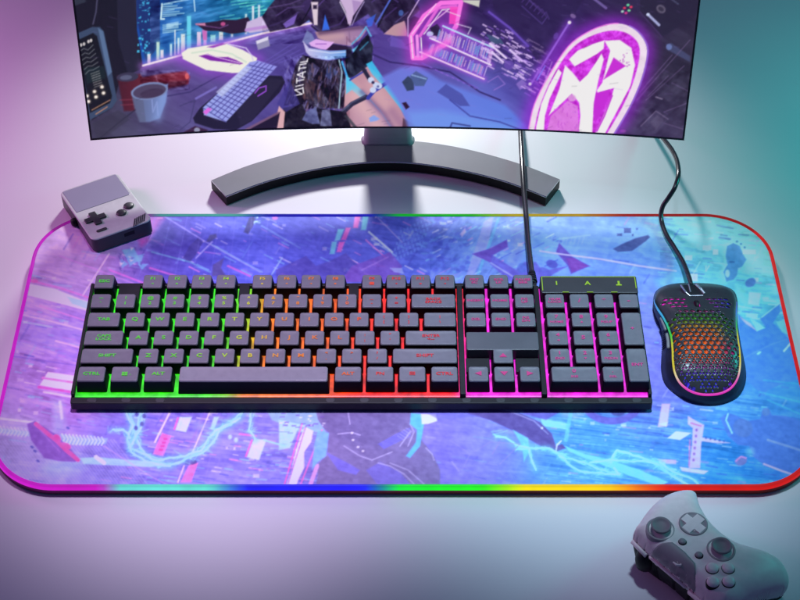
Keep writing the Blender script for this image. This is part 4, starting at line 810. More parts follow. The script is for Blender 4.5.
    for kx, t in ((0, 'CTRL'), (1.3, ''), (2.6, 'ALT'), (10.0, 'ALT'), (11.25, 'FN'), (12.5, '▤'), (13.75, 'CTRL')):
        o = cap(kx, 'C', 1.28 if kx < 5 else 1.25, t, .0042)
        if t == '':                                                   # the four-pane mark
            bm = bmesh.new(); bm.from_mesh(o.data)
            for dx in (-.0022, 0):
                for dy in (-.0018, .0001): prism_face(bm, [(dx, dy), (dx + .0020, dy), (dx + .0020, dy + .0017), (dx, dy + .0017)], CAP1 + .00006, 2)
            prism_face(bm, [(.0036, -.0012), (.0046, -.0012), (.0041, -.0002)], CAP1 + .00006, 2)
            bm.to_mesh(o.data); bm.free(); o.data.color_attributes.remove(o.data.color_attributes['col']); cxx = o.location.x
            paint(o, lambda x, y, z: leg_col(x + cxx, y, z))
    cap(3.95, 'C', 6.0, '', name='space_bar', bot=.0172)
    nx_ = 15.2
    for r, row in enumerate((('F', 'PRT\nSCR'), ('N', 'INS'), ('Q', 'DEL'))):
        names = (('PRT\nSC', 'SCR\nLK', 'PAUSE\nBRK'), ('INSERT', 'HOME', 'PG\nUP'), ('DEL', 'END', 'PG\nDN'))[r]
        for i in range(3): cap(nx_ + i, row[0], 1, names[i], .0033)
    for kx, ro, t in ((1, 'Z', '▲'), (0, 'C', '◀'), (1, 'C', '▼'), (2, 'C', '▶')): cap(nx_ + kx, ro, 1, t, .0046, name='arrow_key')
    np_ = 18.43
    for i, t in enumerate(('NUM\nLOCK', '/', '*', '-')): cap(np_ + i, 'N', 1, t, .0032 if i == 0 else .0054)
    for ro, ts in (('Q', ('7', '8', '9')), ('A', ('4', '5', '6')), ('Z', ('1', '2', '3'))):
        for i, t in enumerate(ts): cap(np_ + i, ro, 1, t, .0052, sub={'7': 'HOME', '9': 'PGUP', '1': 'END', '3': 'PGDN', '8': '▴', '2': '▾', '4': '◂', '6': '▸'}.get(t, ''))
    cap(np_, 'C', 2, '0', .0052, sub='INS'); cap(np_ + 2, 'C', 1, '.', .0046, sub='DEL')
    dQ = (ROWY['Q'] + ROWY['A']) / 2 - ROWY['Q']; dZ = (ROWY['Z'] + ROWY['C']) / 2 - ROWY['Z']
    cap(np_ + 3, 'Q', 1, '+', .0044, y_off=dQ, wy=.0144 + ROWY['Q'] - ROWY['A'])
    cap(np_ + 3, 'Z', 1, 'ENT', .0038, y_off=dZ, wy=.0144 + ROWY['Z'] - ROWY['C'])
    # raised bar above the arrow keys
    bm = bmesh.new()
    xa, xb = KX + nx_ * U + .0015, KX + (nx_ + 3) * U - .0012
    slab(bm, xa, xb, -.0838, -.0652, .0193, CAP1, .0012, .0006)
    mesh_obj('arrow_bar', bm, M_bar, root)
    # indicator panel above the number block
    xa, xb = .1098, .1853
    bm = bmesh.new(); slab(bm, xa, xb, -.0228, -.0040, .0193, CAP1 - .0002, .0015, .0006)
    po = mesh_obj('indicator_panel', bm, M_panel, root)
    bm = bmesh.new(); z = CAP1 + .0001
    for pts in ([(xa + .001, -.0056), (xb - .001, -.0056), (xb - .001, -.0050), (xa + .001, -.0050)], [(xa + .001, -.0205), (xa + .0016, -.0205), (xa + .0016, -.0057), (xa + .001, -.0057)],
                [(xb - .0016, -.018), (xb - .001, -.018), (xb - .001, -.0057), (xb - .0016, -.0057)]): prism_face(bm, pts, z, 0)
    for i, t in enumerate(('1', 'A', 'A')):
        x_ = xa + .0125 + i * .0243
        if i < 2: put_text(bm, t, x_, -.0125, z, .0058, 0, 1.15)
        else: prism_face(bm, [(x_ - .0022, -.0150), (x_ + .0022, -.0150), (x_ + .0022, -.0138), (x_ + .0008, -.0136), (x_ + .0008, -.0100), (x_ - .0008, -.0100), (x_ - .0008, -.0136), (x_ - .0022, -.0138)], z, 0)
    for i in range(3): prism_face(bm, [(xa + .0165 + i * .0189, -.0226), (xa + .0215 + i * .0189, -.0226), (xa + .0215 + i * .0189, -.0219), (xa + .0165 + i * .0189, -.0219)], z, 0)
    io = mesh_obj('indicator_marks', bm, G_leg, po); paint(io, lambda x, y, z: np.tile(np.array([[165., 225., 35.]]), (len(x), 1)))
    # lead, leaving the back and running away under the screen
    bm = bmesh.new()
    pts = [(*at(533, 283, .019), .019), (*at(530.5, 262, .017), .017), (*at(528, 240, .0135), .0135), (*at(526, 215, .0135), .0135), (*at(523.5, 185, .0158), .0158), (*at(522, 160, .0158), .0158), (*at(520.5, 132, .012), .012), (*at(519, 110, .006), .006), (*at(516, 70, .003), .003), (*at(520, 20, .0026), .0026)]
    tube(bm, catmull(pts, 8), .0023, 12); co = mesh_obj('cable', bm, M_cable, root, True)
    bm = bmesh.new(); p0, p1 = Vector(pts[0]), Vector(pts[1]); d = (p1 - p0).normalized()
    for k in range(4): tube(bm, [p0 + d * (.001 + .0032 * k), p0 + d * (.0032 + .0032 * k)], .0036 - .0002 * k, 10)
    mesh_obj('strain_relief', bm, M_black, co)

def prism_face(bm, pts, z, mi):
    f = bm.faces.new([bm.verts.new((x, y, z)) for x, y in pts]); f.material_index = mi
    f.normal_update()
    if f.normal.z < 0: f.normal_flip()
keyboard()

# ------------------------------------------------------------------ monitor
MXC = -.0106
def monitor():
    root = empty('monitor', 'curved monitor showing a neon cyberpunk desk scene on an arched grey stand', 'monitor', (MXC, .17, 0))
    Y0, Z0, HW, HT, SAG = .150, .0546, .2466, .288, .0200
    al = math.radians(8.6); R = (HW * HW + SAG * SAG) / (2 * SAG)
    ex = Vector((0, math.sin(al), math.cos(al))); nn = Vector((0, -math.cos(al), math.sin(al)))     # up the panel, out of the panel
    def pt(s, h, d):                                                                                  # s along the arc, h up, d out
        a = s / R
        return Vector((MXC + (R - d) * math.sin(a), Y0, Z0)) + ex * h + nn * ((R - (R - d) * math.cos(a)))
    base = Vector(root.location)
    AM = R * math.asin(HW / R)
    # housing
    bm = bmesh.new(); ns = 40; loops = []
    for h, d in ((0, .0), (0, -.006), (.006, -.0085), (HT - .006, -.0085), (HT, -.006), (HT, .0)):
        loops.append([pt(-AM + 2 * AM * i / ns, h, d) - base for i in range(ns + 1)])
    loft(bm, loops, False, False, closed=False)
    for k in (0, ns):
        vs = [bm.verts.new(lp[k]) for lp in loops]; bm.faces.new(vs if k else vs[::-1])
    bmesh.ops.remove_doubles(bm, verts=bm.verts[:], dist=1e-6)
    mesh_obj('housing', bm, M_black, root)
    # bezel: a thin frame round the picture
    bm = bmesh.new(); bz = .0016
    def strip(s0, s1, h0, h1, n):
        A = [[pt(s0 + (s1 - s0) * i / n, h, d) - base for i in range(n + 1)] for h, d in ((h0, 0), (h0, .0007), (h1, .0007), (h1, 0))]
        loft(bm, A, False, False, closed=False)
        for k in (0, n): bm.faces.new([bm.verts.new(a[k]) for a in (A if k else A[::-1])])
    strip(-AM, AM, 0, bz, ns); strip(-AM, AM, HT - bz, HT, ns); strip(-AM, -AM + bz, bz, HT - bz, 1); strip(AM - bz, AM, bz, HT - bz, 1)
    mesh_obj('bezel', bm, M_black, root)
    # picture
    ss = np.arange(-AM + bz, AM - bz + .0003, .00062); hh = np.concatenate([np.arange(bz, .168, .00075), np.arange(.168, HT - bz, .003), [HT - bz]])
    SS, HH = np.meshgrid(ss, hh); a = SS / R; d = .0003
    co = np.zeros((SS.size, 3))
    rad = (R - (R - d) * np.cos(a)).ravel()
    co[:, 0] = MXC + ((R - d) * np.sin(a)).ravel()
    co[:, 1] = Y0 + ex.y * HH.ravel() + nn.y * rad; co[:, 2] = Z0 + ex.z * HH.ravel() + nn.z * rad
    idx = np.arange(SS.size).reshape(SS.shape)
    F = np.stack([idx[:-1, :-1], idx[:-1, 1:], idx[1:, 1:], idx[1:, :-1]], -1).reshape(-1, 4)
    # the artwork is laid out in the panel's own flat coordinates; its outlines were taken off the photograph
    PX, PY = px_of(co[:, 0], co[:, 1], co[:, 2])
    A = Art(PX, PY, 1.35); screen_art(A)
    col = A.C
    co -= np.array(base)
    me = grid_mesh('screen', co, F); me.materials.append(G_scr)
    o = bpy.data.objects.new('screen', me); C.objects.link(o); o.parent = root
    paint(o, lambda x, y, z: col)
    # arched foot
    def foot(px_r, px_f, z): return Vector((*at(*px_r, z), z)), Vector((*at(*px_f, z), z))
    rear = [(211, 180), (250, 164.5), (300, 150.5), (345, 142), (385, 139.5), (425, 141.8), (470, 149.5), (520, 163.5), (560, 179)]
    front = [(226, 196.5), (265, 182), (310, 170.5), (350, 164), (385, 162), (420, 163.8), (462, 170.5), (507, 182), (546, 197)]
    RZ = catmull([(*at(*p, .011), .011) for p in rear], 6); FZ = catmull([(*at(*p, .011), .011) for p in front], 6)
    bm = bmesh.new(); loops = []
    for (k, z, mi) in ((0, .0, 0), (0, .0095, 0), (.0008, .0110, 0)):
        pass
    def ring(ins, z):
        lp = []
        m = len(RZ)
        for i in range(m):
            t = (FZ[i] - RZ[i]).normalized(); p = RZ[i] + t * ins; lp.append((p.x - base.x, p.y - base.y, z))
        for i in range(m - 1, -1, -1):
            t = (FZ[i] - RZ[i]).normalized(); p = FZ[i] - t * ins; lp.append((p.x - base.x, p.y - base.y, z))
        return lp
    loft(bm, [ring(.0015, .0003), ring(0, .0012), ring(0, .0100)], True, False)
    ft = mesh_obj('stand_base', bm, M_dark, root)  # near-black body paints in the shade of the unlit front side
    bm = bmesh.new(); loft(bm, [ring(0, .0100), ring(0, .0106), ring(.0006, .0111)], False, False); mesh_obj('polished_edge', bm, M_steel_edge, ft)
    bm = bmesh.new(); rg = ring(.0006, .0111); m = len(RZ)
    rows = [[bm.verts.new(rg[i]) for i in range(m)], [bm.verts.new(rg[2 * m - 1 - i]) for i in range(m)]]
    for i in range(m - 1): bm.faces.new((rows[0][i], rows[1][i], rows[1][i + 1], rows[0][i + 1]))
    mesh_obj('brushed_top', bm, M_steel, ft)
    # neck: waisted column from the foot up to the back of the housing
    bm = bmesh.new(); L = []
    for z, hw, dp in ((.0105, .0235, .008), (.013, .0212, .0066), (.022, .0205, .006), (.05, .0200, .006), (.10, .0195, .006), (.17, .021, .006), (.2, .021, .006)):
        yc = .1865 + (z - .0105) * .12
        L.append([(x, y + yc - base.y, z) for x, y in rr_loop(-hw, hw, -dp, dp, .005, 6)])
    loft(bm, L); mesh_obj('stand_neck', bm, M_neck, root, True)
    bm = bmesh.new(); slab(bm, -.035, .035, .168 - base.y + .008, .196 - base.y + .008, .14, .21, .004, .002); mesh_obj('mount_block', bm, M_black, root)
monitor()

# ------------------------------------------------------------------ mouse
def mouse():
    root = empty('gaming_mouse', 'black honeycomb gaming mouse with a rainbow light line right of the keyboard', 'mouse', (.2295, -.07, .0092))
    ox, oy, oz = root.location
    W = lambda px, py, z: (at(px, py, z)[0] - ox, at(px, py, z)[1] - oy)
    seam_px = [(654, 300, .021), (657, 308, .023), (663, 317, .025), (668, 327, .026), (671.5, 338, .027), (672.8, 350, .027), (673.2, 362, .026), (675, 373, .025), (680, 383, .022), (689, 390.5, .020), (700, 394.3, .019), (712, 394.8, .019), (722, 393, .0195), (731, 388, .021), (737, 379, .023), (739.6, 367, .025), (739.4, 353, .026), (737.5, 339, .026), (736, 325, .025), (736, 312, .023), (736.5, 302, .021),
               (733.5, 292.5, .019), (726, 287, .0175), (713, 284, .017), (696, 283, .017), (678, 283.3, .017), (665, 286, .0175), (656.5, 292, .019)]
    body_px = [(653, 302, .017), (655, 311, .016), (659, 321, .015), (662, 332, .014), (662.5, 345, .013), (661.3, 358, .012), (661.5, 371, .011), (665, 383.5, .010), (675, 393.5, .010), (688, 400.5, .010), (700, 404, .010), (714, 405, .010), (728, 402, .010), (738.5, 396, .010), (744.5, 386, .010), (746.3, 374, .011), (744, 359, .012), (741, 344, .013), (738.5, 328, .014), (737.5, 314, .016), (737.8, 303, .017),
               (735, 292.5, .014), (727, 287, .013), (713, 284.3, .012), (696, 283.2, .012), (678, 283.6, .012), (664, 286, .013), (655.5, 292, .014)]
    seam = catmull([(*W(x, y, z + .0), z - oz) for x, y, z in seam_px], 6, True)
    body = catmull([(*W(x, y, z), z - oz) for x, y, z in body_px], 6, True)
    n = len(seam)
    cen = Vector((0, -.0, 0))
    bm = bmesh.new()
    low = [Vector((p.x * .93, p.y * .95, .0012)) for p in body]; mid = [Vector((p.x * .985, p.y * .985, p.z * .55)) for p in body]
    up = [b * .45 + s * .55 + (b - s) * .12 for b, s in zip(body, seam)]
    sm = [Vector((p.x, p.y, p.z - .0004)) for p in seam]
    loft(bm, [low, mid, body, up, sm], True, False)
    sh = mesh_obj('side_shell', bm, M_side, root, True)
    # ribs of the thumb grip
    bm = bmesh.new()
    for k in range(9):
        i = 18 + k; p, q = up[i], body[i]
        tube(bm, [p + Vector((-.0003, 0, 0)), q + Vector((-.0003, 0, 0))], .0004, 6)
    mesh_obj('grip_ribs', bm, M_side, sh)
    ys = np.array([p.y for p in seam]); xs = np.array([p.x for p in seam]); zs = np.array([p.z for p in seam])
    left = [p for p in seam if p.x < 0.0]; right = [p for p in seam if p.x >= 0]
    left.sort(key=lambda p: p.y); right.sort(key=lambda p: p.y)
    ly, lz = [p.y for p in left], [p.z for p in left]; ry, rz_ = [p.y for p in right], [p.z for p in right]
    lx, rx = [p.x for p in left], [p.x for p in right]
    ymin, ymax = ys.min(), ys.max()
    def zf(x, y, d):
        a = np.interp(y, ly, lx); b = np.interp(y, ry, rx); za = np.interp(y, ly, lz); zb = np.interp(y, ry, rz_)
        t = np.clip((x - a) / np.maximum(b - a, 1e-5), 0, 1)
        ze = za * (1 - t) + zb * t
        v = np.clip((y - ymin) / (ymax - ymin), 0, 1)
        crown = .0125 * np.clip(np.sin(PI * np.clip(v * .93 + .03, 0, 1)), 0, 1) ** .6
        e = np.clip(d / .014, 0, 1)
        return ze + crown * np.sqrt(np.clip(1 - (1 - e) ** 2, 0, 1)) * .62
    outl = [(p.x, p.y) for p in seam]
    # honeycomb
    holes = []; hp = .0050; zz = .018
    def hexa(x, y, r, sy=1.0): return [(x + r * math.cos(PI / 6 + k * PI / 3), y + sy * r * math.sin(PI / 6 + k * PI / 3)) for k in range(6)]
    top0 = at(695, 310, .033)[1] - oy; bot0 = at(705, 388, .028)[1] - oy
    r_ = 0; y = top0
    while y > bot0:
        f = (top0 - y) / (top0 - bot0)
        rad = .00222 if f < .5 else .00222 - (f - .5) * .0016
        for k in range(-7, 8):
            x = k * hp + (hp / 2 if r_ % 2 else 0)
            fx = abs(x) / .0265
            if fx > 1: continue
            rr = rad * (1 - .35 * max(0, fx - .45) / .55)
            if f > .55:                                   # the pattern breaks up into three fans near the palm
                lobe = abs(((x + .027) / .018) % 1 - .5) * 2
                if lobe > 1.12 - (f - .55) * .9 + .25 * (f < .7): continue
            if f < .06 and fx > .75: continue
            if rr > .0007:
                if f > .62:
                    for q in range(3):
                        aa = PI / 2 + q * 2 * PI / 3; holes.append(hexa(x + .0013 * math.cos(aa), y + .0013 * math.sin(aa), rr * .52))
                else: holes.append(hexa(x, y, rr))
        r_ += 1; y -= hp * .866
    for sx in (-1, 1):                                    # vents on the two buttons
        for k in range(4):
            for q in range(3):
                if q == 2 and (k == 0 if sx > 0 else k == 3): continue
                x = sx * (.0098 + k * .0046 + (q % 2) * .0018); y = at(690, 296.5 + q * 4.6, .031)[1] - oy
                holes.append([(x - .0022, y), (x - .0014, y + .0016), (x + .0016, y + .0016), (x + .0022, y), (x + .0014, y - .0014), (x - .0014, y - .0014)])
    for sx in (-1, 1):                                    # drop shaped vents at the palm
        for px, py in ((sx * .0165, 381.5), (sx * .0120, 385)):
            y = at(700, py, .026)[1] - oy
            holes.append([(px - .0016, y - .001), (px, y - .0024), (px + .0016, y - .001), (px + .0018, y + .0014), (px + .0007, y + .0008), (px + .0002, y + .0026), (px - .0004, y + .0008), (px - .0016, y + .0018)])
    slot = rr_loop(-.0022, .0022, at(700, 306, .032)[1] - oy, at(700, 297.5, .032)[1] - oy, .002, 5); holes.append(slot)
    bm = pillow(outl, zf, .00050, holes)
    sh = mesh_obj('top_shell', bm, M_shell, root, True)
    md = sh.modifiers.new('thickness', 'SOLIDIFY'); md.thickness = .0011; md.offset = -1
    # inner light board seen through the holes
    bm = pillow([(x * .93, y * .95) for x, y in outl], lambda x, y, d: zf(x, y, d) - .0042, .0014)
    ib = mesh_obj('light_board', bm, G_mouse, root, True)
    def bc(x, y, z):
        st = [(-.060, (120, 20, 200)), (-.052, (60, 60, 235)), (-.034, (55, 50, 225)), (-.026, (190, 60, 150)), (-.019, (255, 95, 20)), (.006, (255, 110, 15)), (.013, (210, 160, 20)), (.020, (60, 170, 25)), (.027, (40, 130, 40)), (.033, (230, 40, 200)), (.06, (230, 40, 200))]
        c = ramp(y, st); k = smooth01(.004, .026, x)[:, None]; c2 = ramp(y, [(-.06, (150, 20, 220)), (-.03, (120, 30, 200)), (-.01, (190, 40, 170)), (.004, (110, 190, 150)), (.014, (60, 170, 40)), (.025, (40, 120, 40)), (.033, (60, 65, 235)), (.06, (60, 65, 240))])
        c = c * (1 - k) + c2 * k
        g = .12 + .85 * (np.sin(x * 2 * PI / hp * 1.0 + 1) * np.sin(y * 2 * PI / hp * .6 + .5) * .5 + .5)
        return c * g[:, None]
    paint(ib, bc)
    # light line along the seam (open across the nose)
    line = [Vector((p.x, p.y, p.z + .0002)) for p in seam[0:121]]
    bm = bmesh.new(); tube(bm, line, lambda t: .0009 * min(1, t * 12 + .3, (1 - t) * 12 + .3), 8)
    ls = mesh_obj('light_line', bm, G_leg, root, True)
    def lc(x, y, z):
        l = ramp(y, [(-.055, (250, 30, 210)), (-.044, (250, 60, 200)), (-.036, (245, 225, 190)), (-.026, (235, 220, 20)), (-.006, (225, 225, 20)), (.004, (60, 225, 60)), (.014, (40, 215, 150)), (.026, (60, 190, 250)), (.045, (90, 160, 250))])
        r = ramp(y, [(-.055, (250, 30, 210)), (-.040, (250, 60, 200)), (-.030, (245, 225, 190)), (-.018, (235, 220, 20)), (.004, (215, 215, 20)), (.016, (50, 200, 80)), (.03, (70, 150, 240)), (.045, (80, 110, 240))])
        k = (x > 0)[:, None]; return np.where(k, r, l)
    paint(ls, lc)
    # split between the buttons, wheel, nose clamp
    zc = lambda x, y: float(zf(np.array([x]), np.array([y]), np.array([.02]))[0])
    bm = bmesh.new(); yy0 = at(700, 307, .032)[1] - oy; yy1 = at(700, 297, .032)[1] - oy
    for k in range(24):
        pass
    wy = (yy0 + yy1) / 2
    prof = [(.0, -.0015), (.0046, -.0015), (.0056, -.0009), (.0056, .0009), (.0046, .0015), (.0, .0015)]
    rows = [[(x, wy + max(r, 1e-5) * math.cos(2 * PI * k / 24), zc(0, wy) - .0038 + max(r, 1e-5) * math.sin(2 * PI * k / 24)) for k in range(24)] for r, x in prof]
    loft(bm, rows, False, False); mesh_obj('scroll_wheel', bm, M_dark, root, True)
    bm = bmesh.new(); fy = at(692, 290, .027)[1] - oy; nz = zc(0, fy)
    prism(bm, [(-.0085, fy - .0050), (-.0045, fy - .0078), (.0075, fy - .0072), (.0090, fy - .0050), (.0050, fy + .0070), (-.0075, fy + .0070), (-.0098, fy + .0030)], nz - .004, nz + .0012, b=.0009)
    cl = mesh_obj('nose_clamp', bm, M_black, root)
    bm = bmesh.new()
    z_ = nz + .0013
    tube(bm, [(-.0092, fy + .0060, z_), (-.0062, fy - .0030, z_ + .0005), (-.0035, fy - .0062, z_), (.0066, fy - .0058, z_)], .0007, 8)
    tube(bm, [(.0030, fy + .0066, z_), (.0058, fy + .0010, z_ + .0006), (.0082, fy - .0036, z_)], .0011, 8)
    tube(bm, [(-.0030, fy + .0066, z_), (-.0026, fy - .0020, z_)], .0006, 8)
    mesh_obj('metal_trim', bm, M_steel_edge, cl)
    # side buttons
    bm = bmesh.new()
    for i0, i1 in ((12, 20), (21, 29)):
        A = [up[i] * .55 + seam[i] * .45 + Vector((-.0006, 0, 0)) for i in range(i0, i1)]
        tube(bm, A, .0013, 8)
    mesh_obj('side_button', bm, M_pad_mid, root, True)
    # lead
    bm = bmesh.new()
    raw = [(691, 285, .022), (688.5, 276, .020), (683, 262, .0155), (674, 247, .0125), (667, 236, .0122), (662.5, 225, .0125), (661, 215, .016), (663, 206, .021), (669, 197, .028), (675, 187, .034), (678.5, 174, .037), (677, 161, .034), (672, 150, .029), (664.5, 140, .022), (655, 128, .012), (640, 112, .004), (610, 92, .0026)]
    tube(bm, catmull([(at(x, y, z)[0] - ox, at(x, y, z)[1] - oy, z - oz) for x, y, z in raw], 8), .0020, 12)
    mesh_obj('cable', bm, M_cable, root, True)
mouse()

# ------------------------------------------------------------------ controller
def controller():
    ctr = at(702, 548, .04)
    root = empty('game_controller', 'grey wireless game controller with two thumbsticks below the mat corner', 'game controller', (ctr[0], ctr[1], 0))
    ox, oy = ctr
    hz = lambda x, y: .044
    L = lambda px, py, z=.041: (at(px, py, z)[0] - ox, at(px, py, z)[1] - oy)
    out_px = [(634, 531, .036), (639, 522, .037), (645, 513, .037), (655, 501, .036), (666, 491.5, .034), (677, 487.5, .032), (688, 488, .031), (696, 492, .031), (698, 499, .032), (700, 507, .034), (706, 516, .037), (714, 524, .039), (724, 532, .04), (737, 540, .04), (752, 546, .038), (766, 551, .035), (778, 557, .032), (786, 565, .03), (790, 574, .029), (789, 581, .029), (783, 587, .029), (768, 592, .031), (752, 597, .034), (736, 604, .036), (724, 607, .036),
              (712, 601, .036), (698, 589, .036), (690, 581, .036), (678, 571, .036), (664, 559, .036), (650, 547.5, .036), (641, 539, .036)]
    out = [(p.x, p.y) for p in catmull([(*L(x, y, z), 0) for x, y, z in out_px], 5, True)]
    ax = Vector((L(668, 563)[0] - L(712, 524)[0], L(668, 563)[1] - L(712, 524)[1])).normalized()     # towards the triggers
    def H(x, y):
        s = x * ax.x + y * ax.y; t = -x * ax.y + y * ax.x
        g = smooth01(.004, -.05, s) * smooth01(.018, .055, np.abs(t))
        return .0435 - .013 * g - .0035 * smooth01(.012, .034, s) + .0012 * np.cos(t * 40)
    def zf(x, y, d):
        s = x * ax.x + y * ax.y; rr = .0125 - .0070 * smooth01(.006, .024, s); e = np.clip(d / rr, 0, 1)
        return H(x, y) - .0105 * (1 - np.sqrt(np.clip(1 - (1 - e) ** 2.0, 0, 1)))
    bm = pillow(out, zf, .0009)
    skirt(bm, [(-.0001, -.0022), (.0001, -.0036), (.0009, -.0042)], 0, 0)
    mesh_obj('top_shell', bm, M_pad_grey, root, True)
    bm = pillow([(x * .988, y * .988) for x, y in out], lambda x, y, d: zf(x, y, d) - .0040, .0018)
    skirt(bm, [(.0001, -.003), (.0004, -.006), (.0026, .0085), (.0058, .0012)], 0, 0)
    mesh_obj('rear_shell', bm, M_dark, root, True)
    top = lambda x, y: float(H(np.array([x]), np.array([y]))[0])
    # shoulder bar along the front edge
    def bar(name, a, b_, r0, out_, z):
        p, q = Vector((*L(*a, .036), z)), Vector((*L(*b_, .036), z)); o_ = Vector((ax.x, ax.y, 0)) * out_
        p += o_; q += o_; d = (q - p).normalized(); nrm = Vector((-d.y, d.x, 0))
        bm = bmesh.new(); lp = []
        for t, k in ((0, .55), (.025, 1), (.975, 1), (1, .55)):
            c_ = p + (q - p) * t
            lp.append([c_ + (nrm * math.cos(2 * PI * m / 12) * .8 + Vector((0, 0, 1)) * math.sin(2 * PI * m / 12)) * r0 * k for m in range(12)])
        loft(bm, lp); mesh_obj(name, bm, M_pad_grey, root, True)
    bar('bumper', (634.5, 532), (649, 546.8), .0019, .0012, .0268); bar('front_bar', (651, 548.3), (688, 579.5), .0015, .0004, .0272); bar('bumper', (691, 582), (724, 611), .0019, .0012, .0268)
    for a in ((646, 557), (700, 604)):
        p = L(*a, .020); bm = bmesh.new(); lathe(bm, [(.003, .008), (.0060, .011), (.0072, .017), (.0068, .022), (.0040, .027)], *p, 24); mesh_obj('trigger', bm, M_dark, root, True)
    # brow panel with the little mark
    pan = [L(*p, .0405) for p in ((651, 546.5), (661, 545), (672, 545.5), (684, 555), (695, 567), (696.5, 584), (688, 577), (670, 562))]
    pb = pillow(pan, lambda x, y, d: zf(x, y, np.maximum(poly_sd(x, y, out), 0)) + .0009 * np.clip(d / .0006, 0, 1) - .0002, .0008); po = mesh_obj('brow_panel', pb, M_pad_mid, root, True)
    bm = bmesh.new()
    tube(bm, [(*L(673, 562, .041), .0410), (*L(676.5, 565, .041), .0412), (*L(680, 565.5, .041), .0412), (*L(685, 560.5, .041), .0410)], lambda t: .0004 + .0006 * math.sin(PI * t), 6)
    tube(bm, [(*L(677, 562, .041), .0410), (*L(680, 563, .041), .0411), (*L(682, 561, .041), .0410)], .00035, 6)
    mesh_obj('brow_mark', bm, M_pad_grey, po)
    # thumbsticks
    for px, py in ((661.5, 523.5), (722, 544.5)):
        x, y = L(px, py, .05); z = top(x, y) - .0012
        bm = bmesh.new(); lathe(bm, [(.0098, z - .003), (.0098, z + .0010), (.0092, z + .0017), (.0080, z + .0012), (.0070, z - .0010)], x, y, 32, cap0=False); st = mesh_obj('stick_collar', bm, M_pad_mid, root, True)
        bm = bmesh.new(); lathe(bm, [(.0046, z - .001), (.0038, z + .0025), (.0050, z + .0036), (.0064, z + .0042), (.0069, z + .0051), (.0067, z + .0060), (.0059, z + .0063), (.0050, z + .0053), (.0030, z + .0046), (.0008, z + .0044)], x, y, 32)
        mesh_obj('thumbstick', bm, M_stick, root, True)
    # cross pad: a round dish with a cross of four arms
    x, y = L(693, 525.5, .043); z = top(x, y)
    bm = bmesh.new(); lathe(bm, [(.0098, z - .002), (.0098, z + .0004), (.0092, z + .0010), (.0084, z + .0006), (.0075, z + .0002), (.0004, z - .0002)], x, y, 36, cap0=False); dp = mesh_obj('cross_dish', bm, M_pad_mid, root, True)
    bm = bmesh.new(); an = math.atan2(ax.y, ax.x)
    for k in range(2):
        a = an + PI / 4 + k * PI / 2 + math.radians(45); u = Vector((math.cos(a), math.sin(a), 0)); v = Vector((-u.y, u.x, 0)); c_ = Vector((x, y, 0))
        q = [c_ + u * .0084 + v * .0034, c_ - u * .0084 + v * .0034, c_ - u * .0084 - v * .0034, c_ + u * .0084 - v * .0034]
        prism(bm, [(p.x, p.y) for p in q], z - .001, z + .0010 + k * .00004, b=.0004)
    mesh_obj('cross_pad', bm, M_pad_grey, dp)
    # buttons
    for px, py in ((712, 569), (728, 568.8), (713, 582), (728.5, 582)):
        x, y = L(px, py, .044); z = top(x, y)
        bm = bmesh.new(); lathe(bm, [(.0046, z - .003), (.0046, z - .0002), (.0044, z + .0002)], x, y, 24, cap0=False); rg = mesh_obj('button_ring', bm, M_dark, root, True)
        bm = bmesh.new(); lathe(bm, [(.0041, z - .002), (.0041, z + .0011), (.0036, z + .0019), (.0022, z + .0024), (.0004, z + .0025)], x, y, 24); mesh_obj('face_button', bm, M_pad_grey, root, True)
    for px, py in ((682, 543), (698.5, 556.5)):
        x, y = L(px, py, .043); z = top(x, y)
        bm = bmesh.new(); lathe(bm, [(.0029, z - .003), (.0029, z + .0001), (.0028, z + .0002)], x + .0001, y - .0004, 20, cap0=False); mesh_obj('button_ring', bm, M_dark, root, True)
        bm = bmesh.new(); lathe(bm, [(.0024, z - .002), (.0024, z + .0007), (.0018, z + .0013), (.0003, z + .0014)], x, y, 20); mesh_obj('menu_button', bm, M_pad_mid, root, True)
controller()

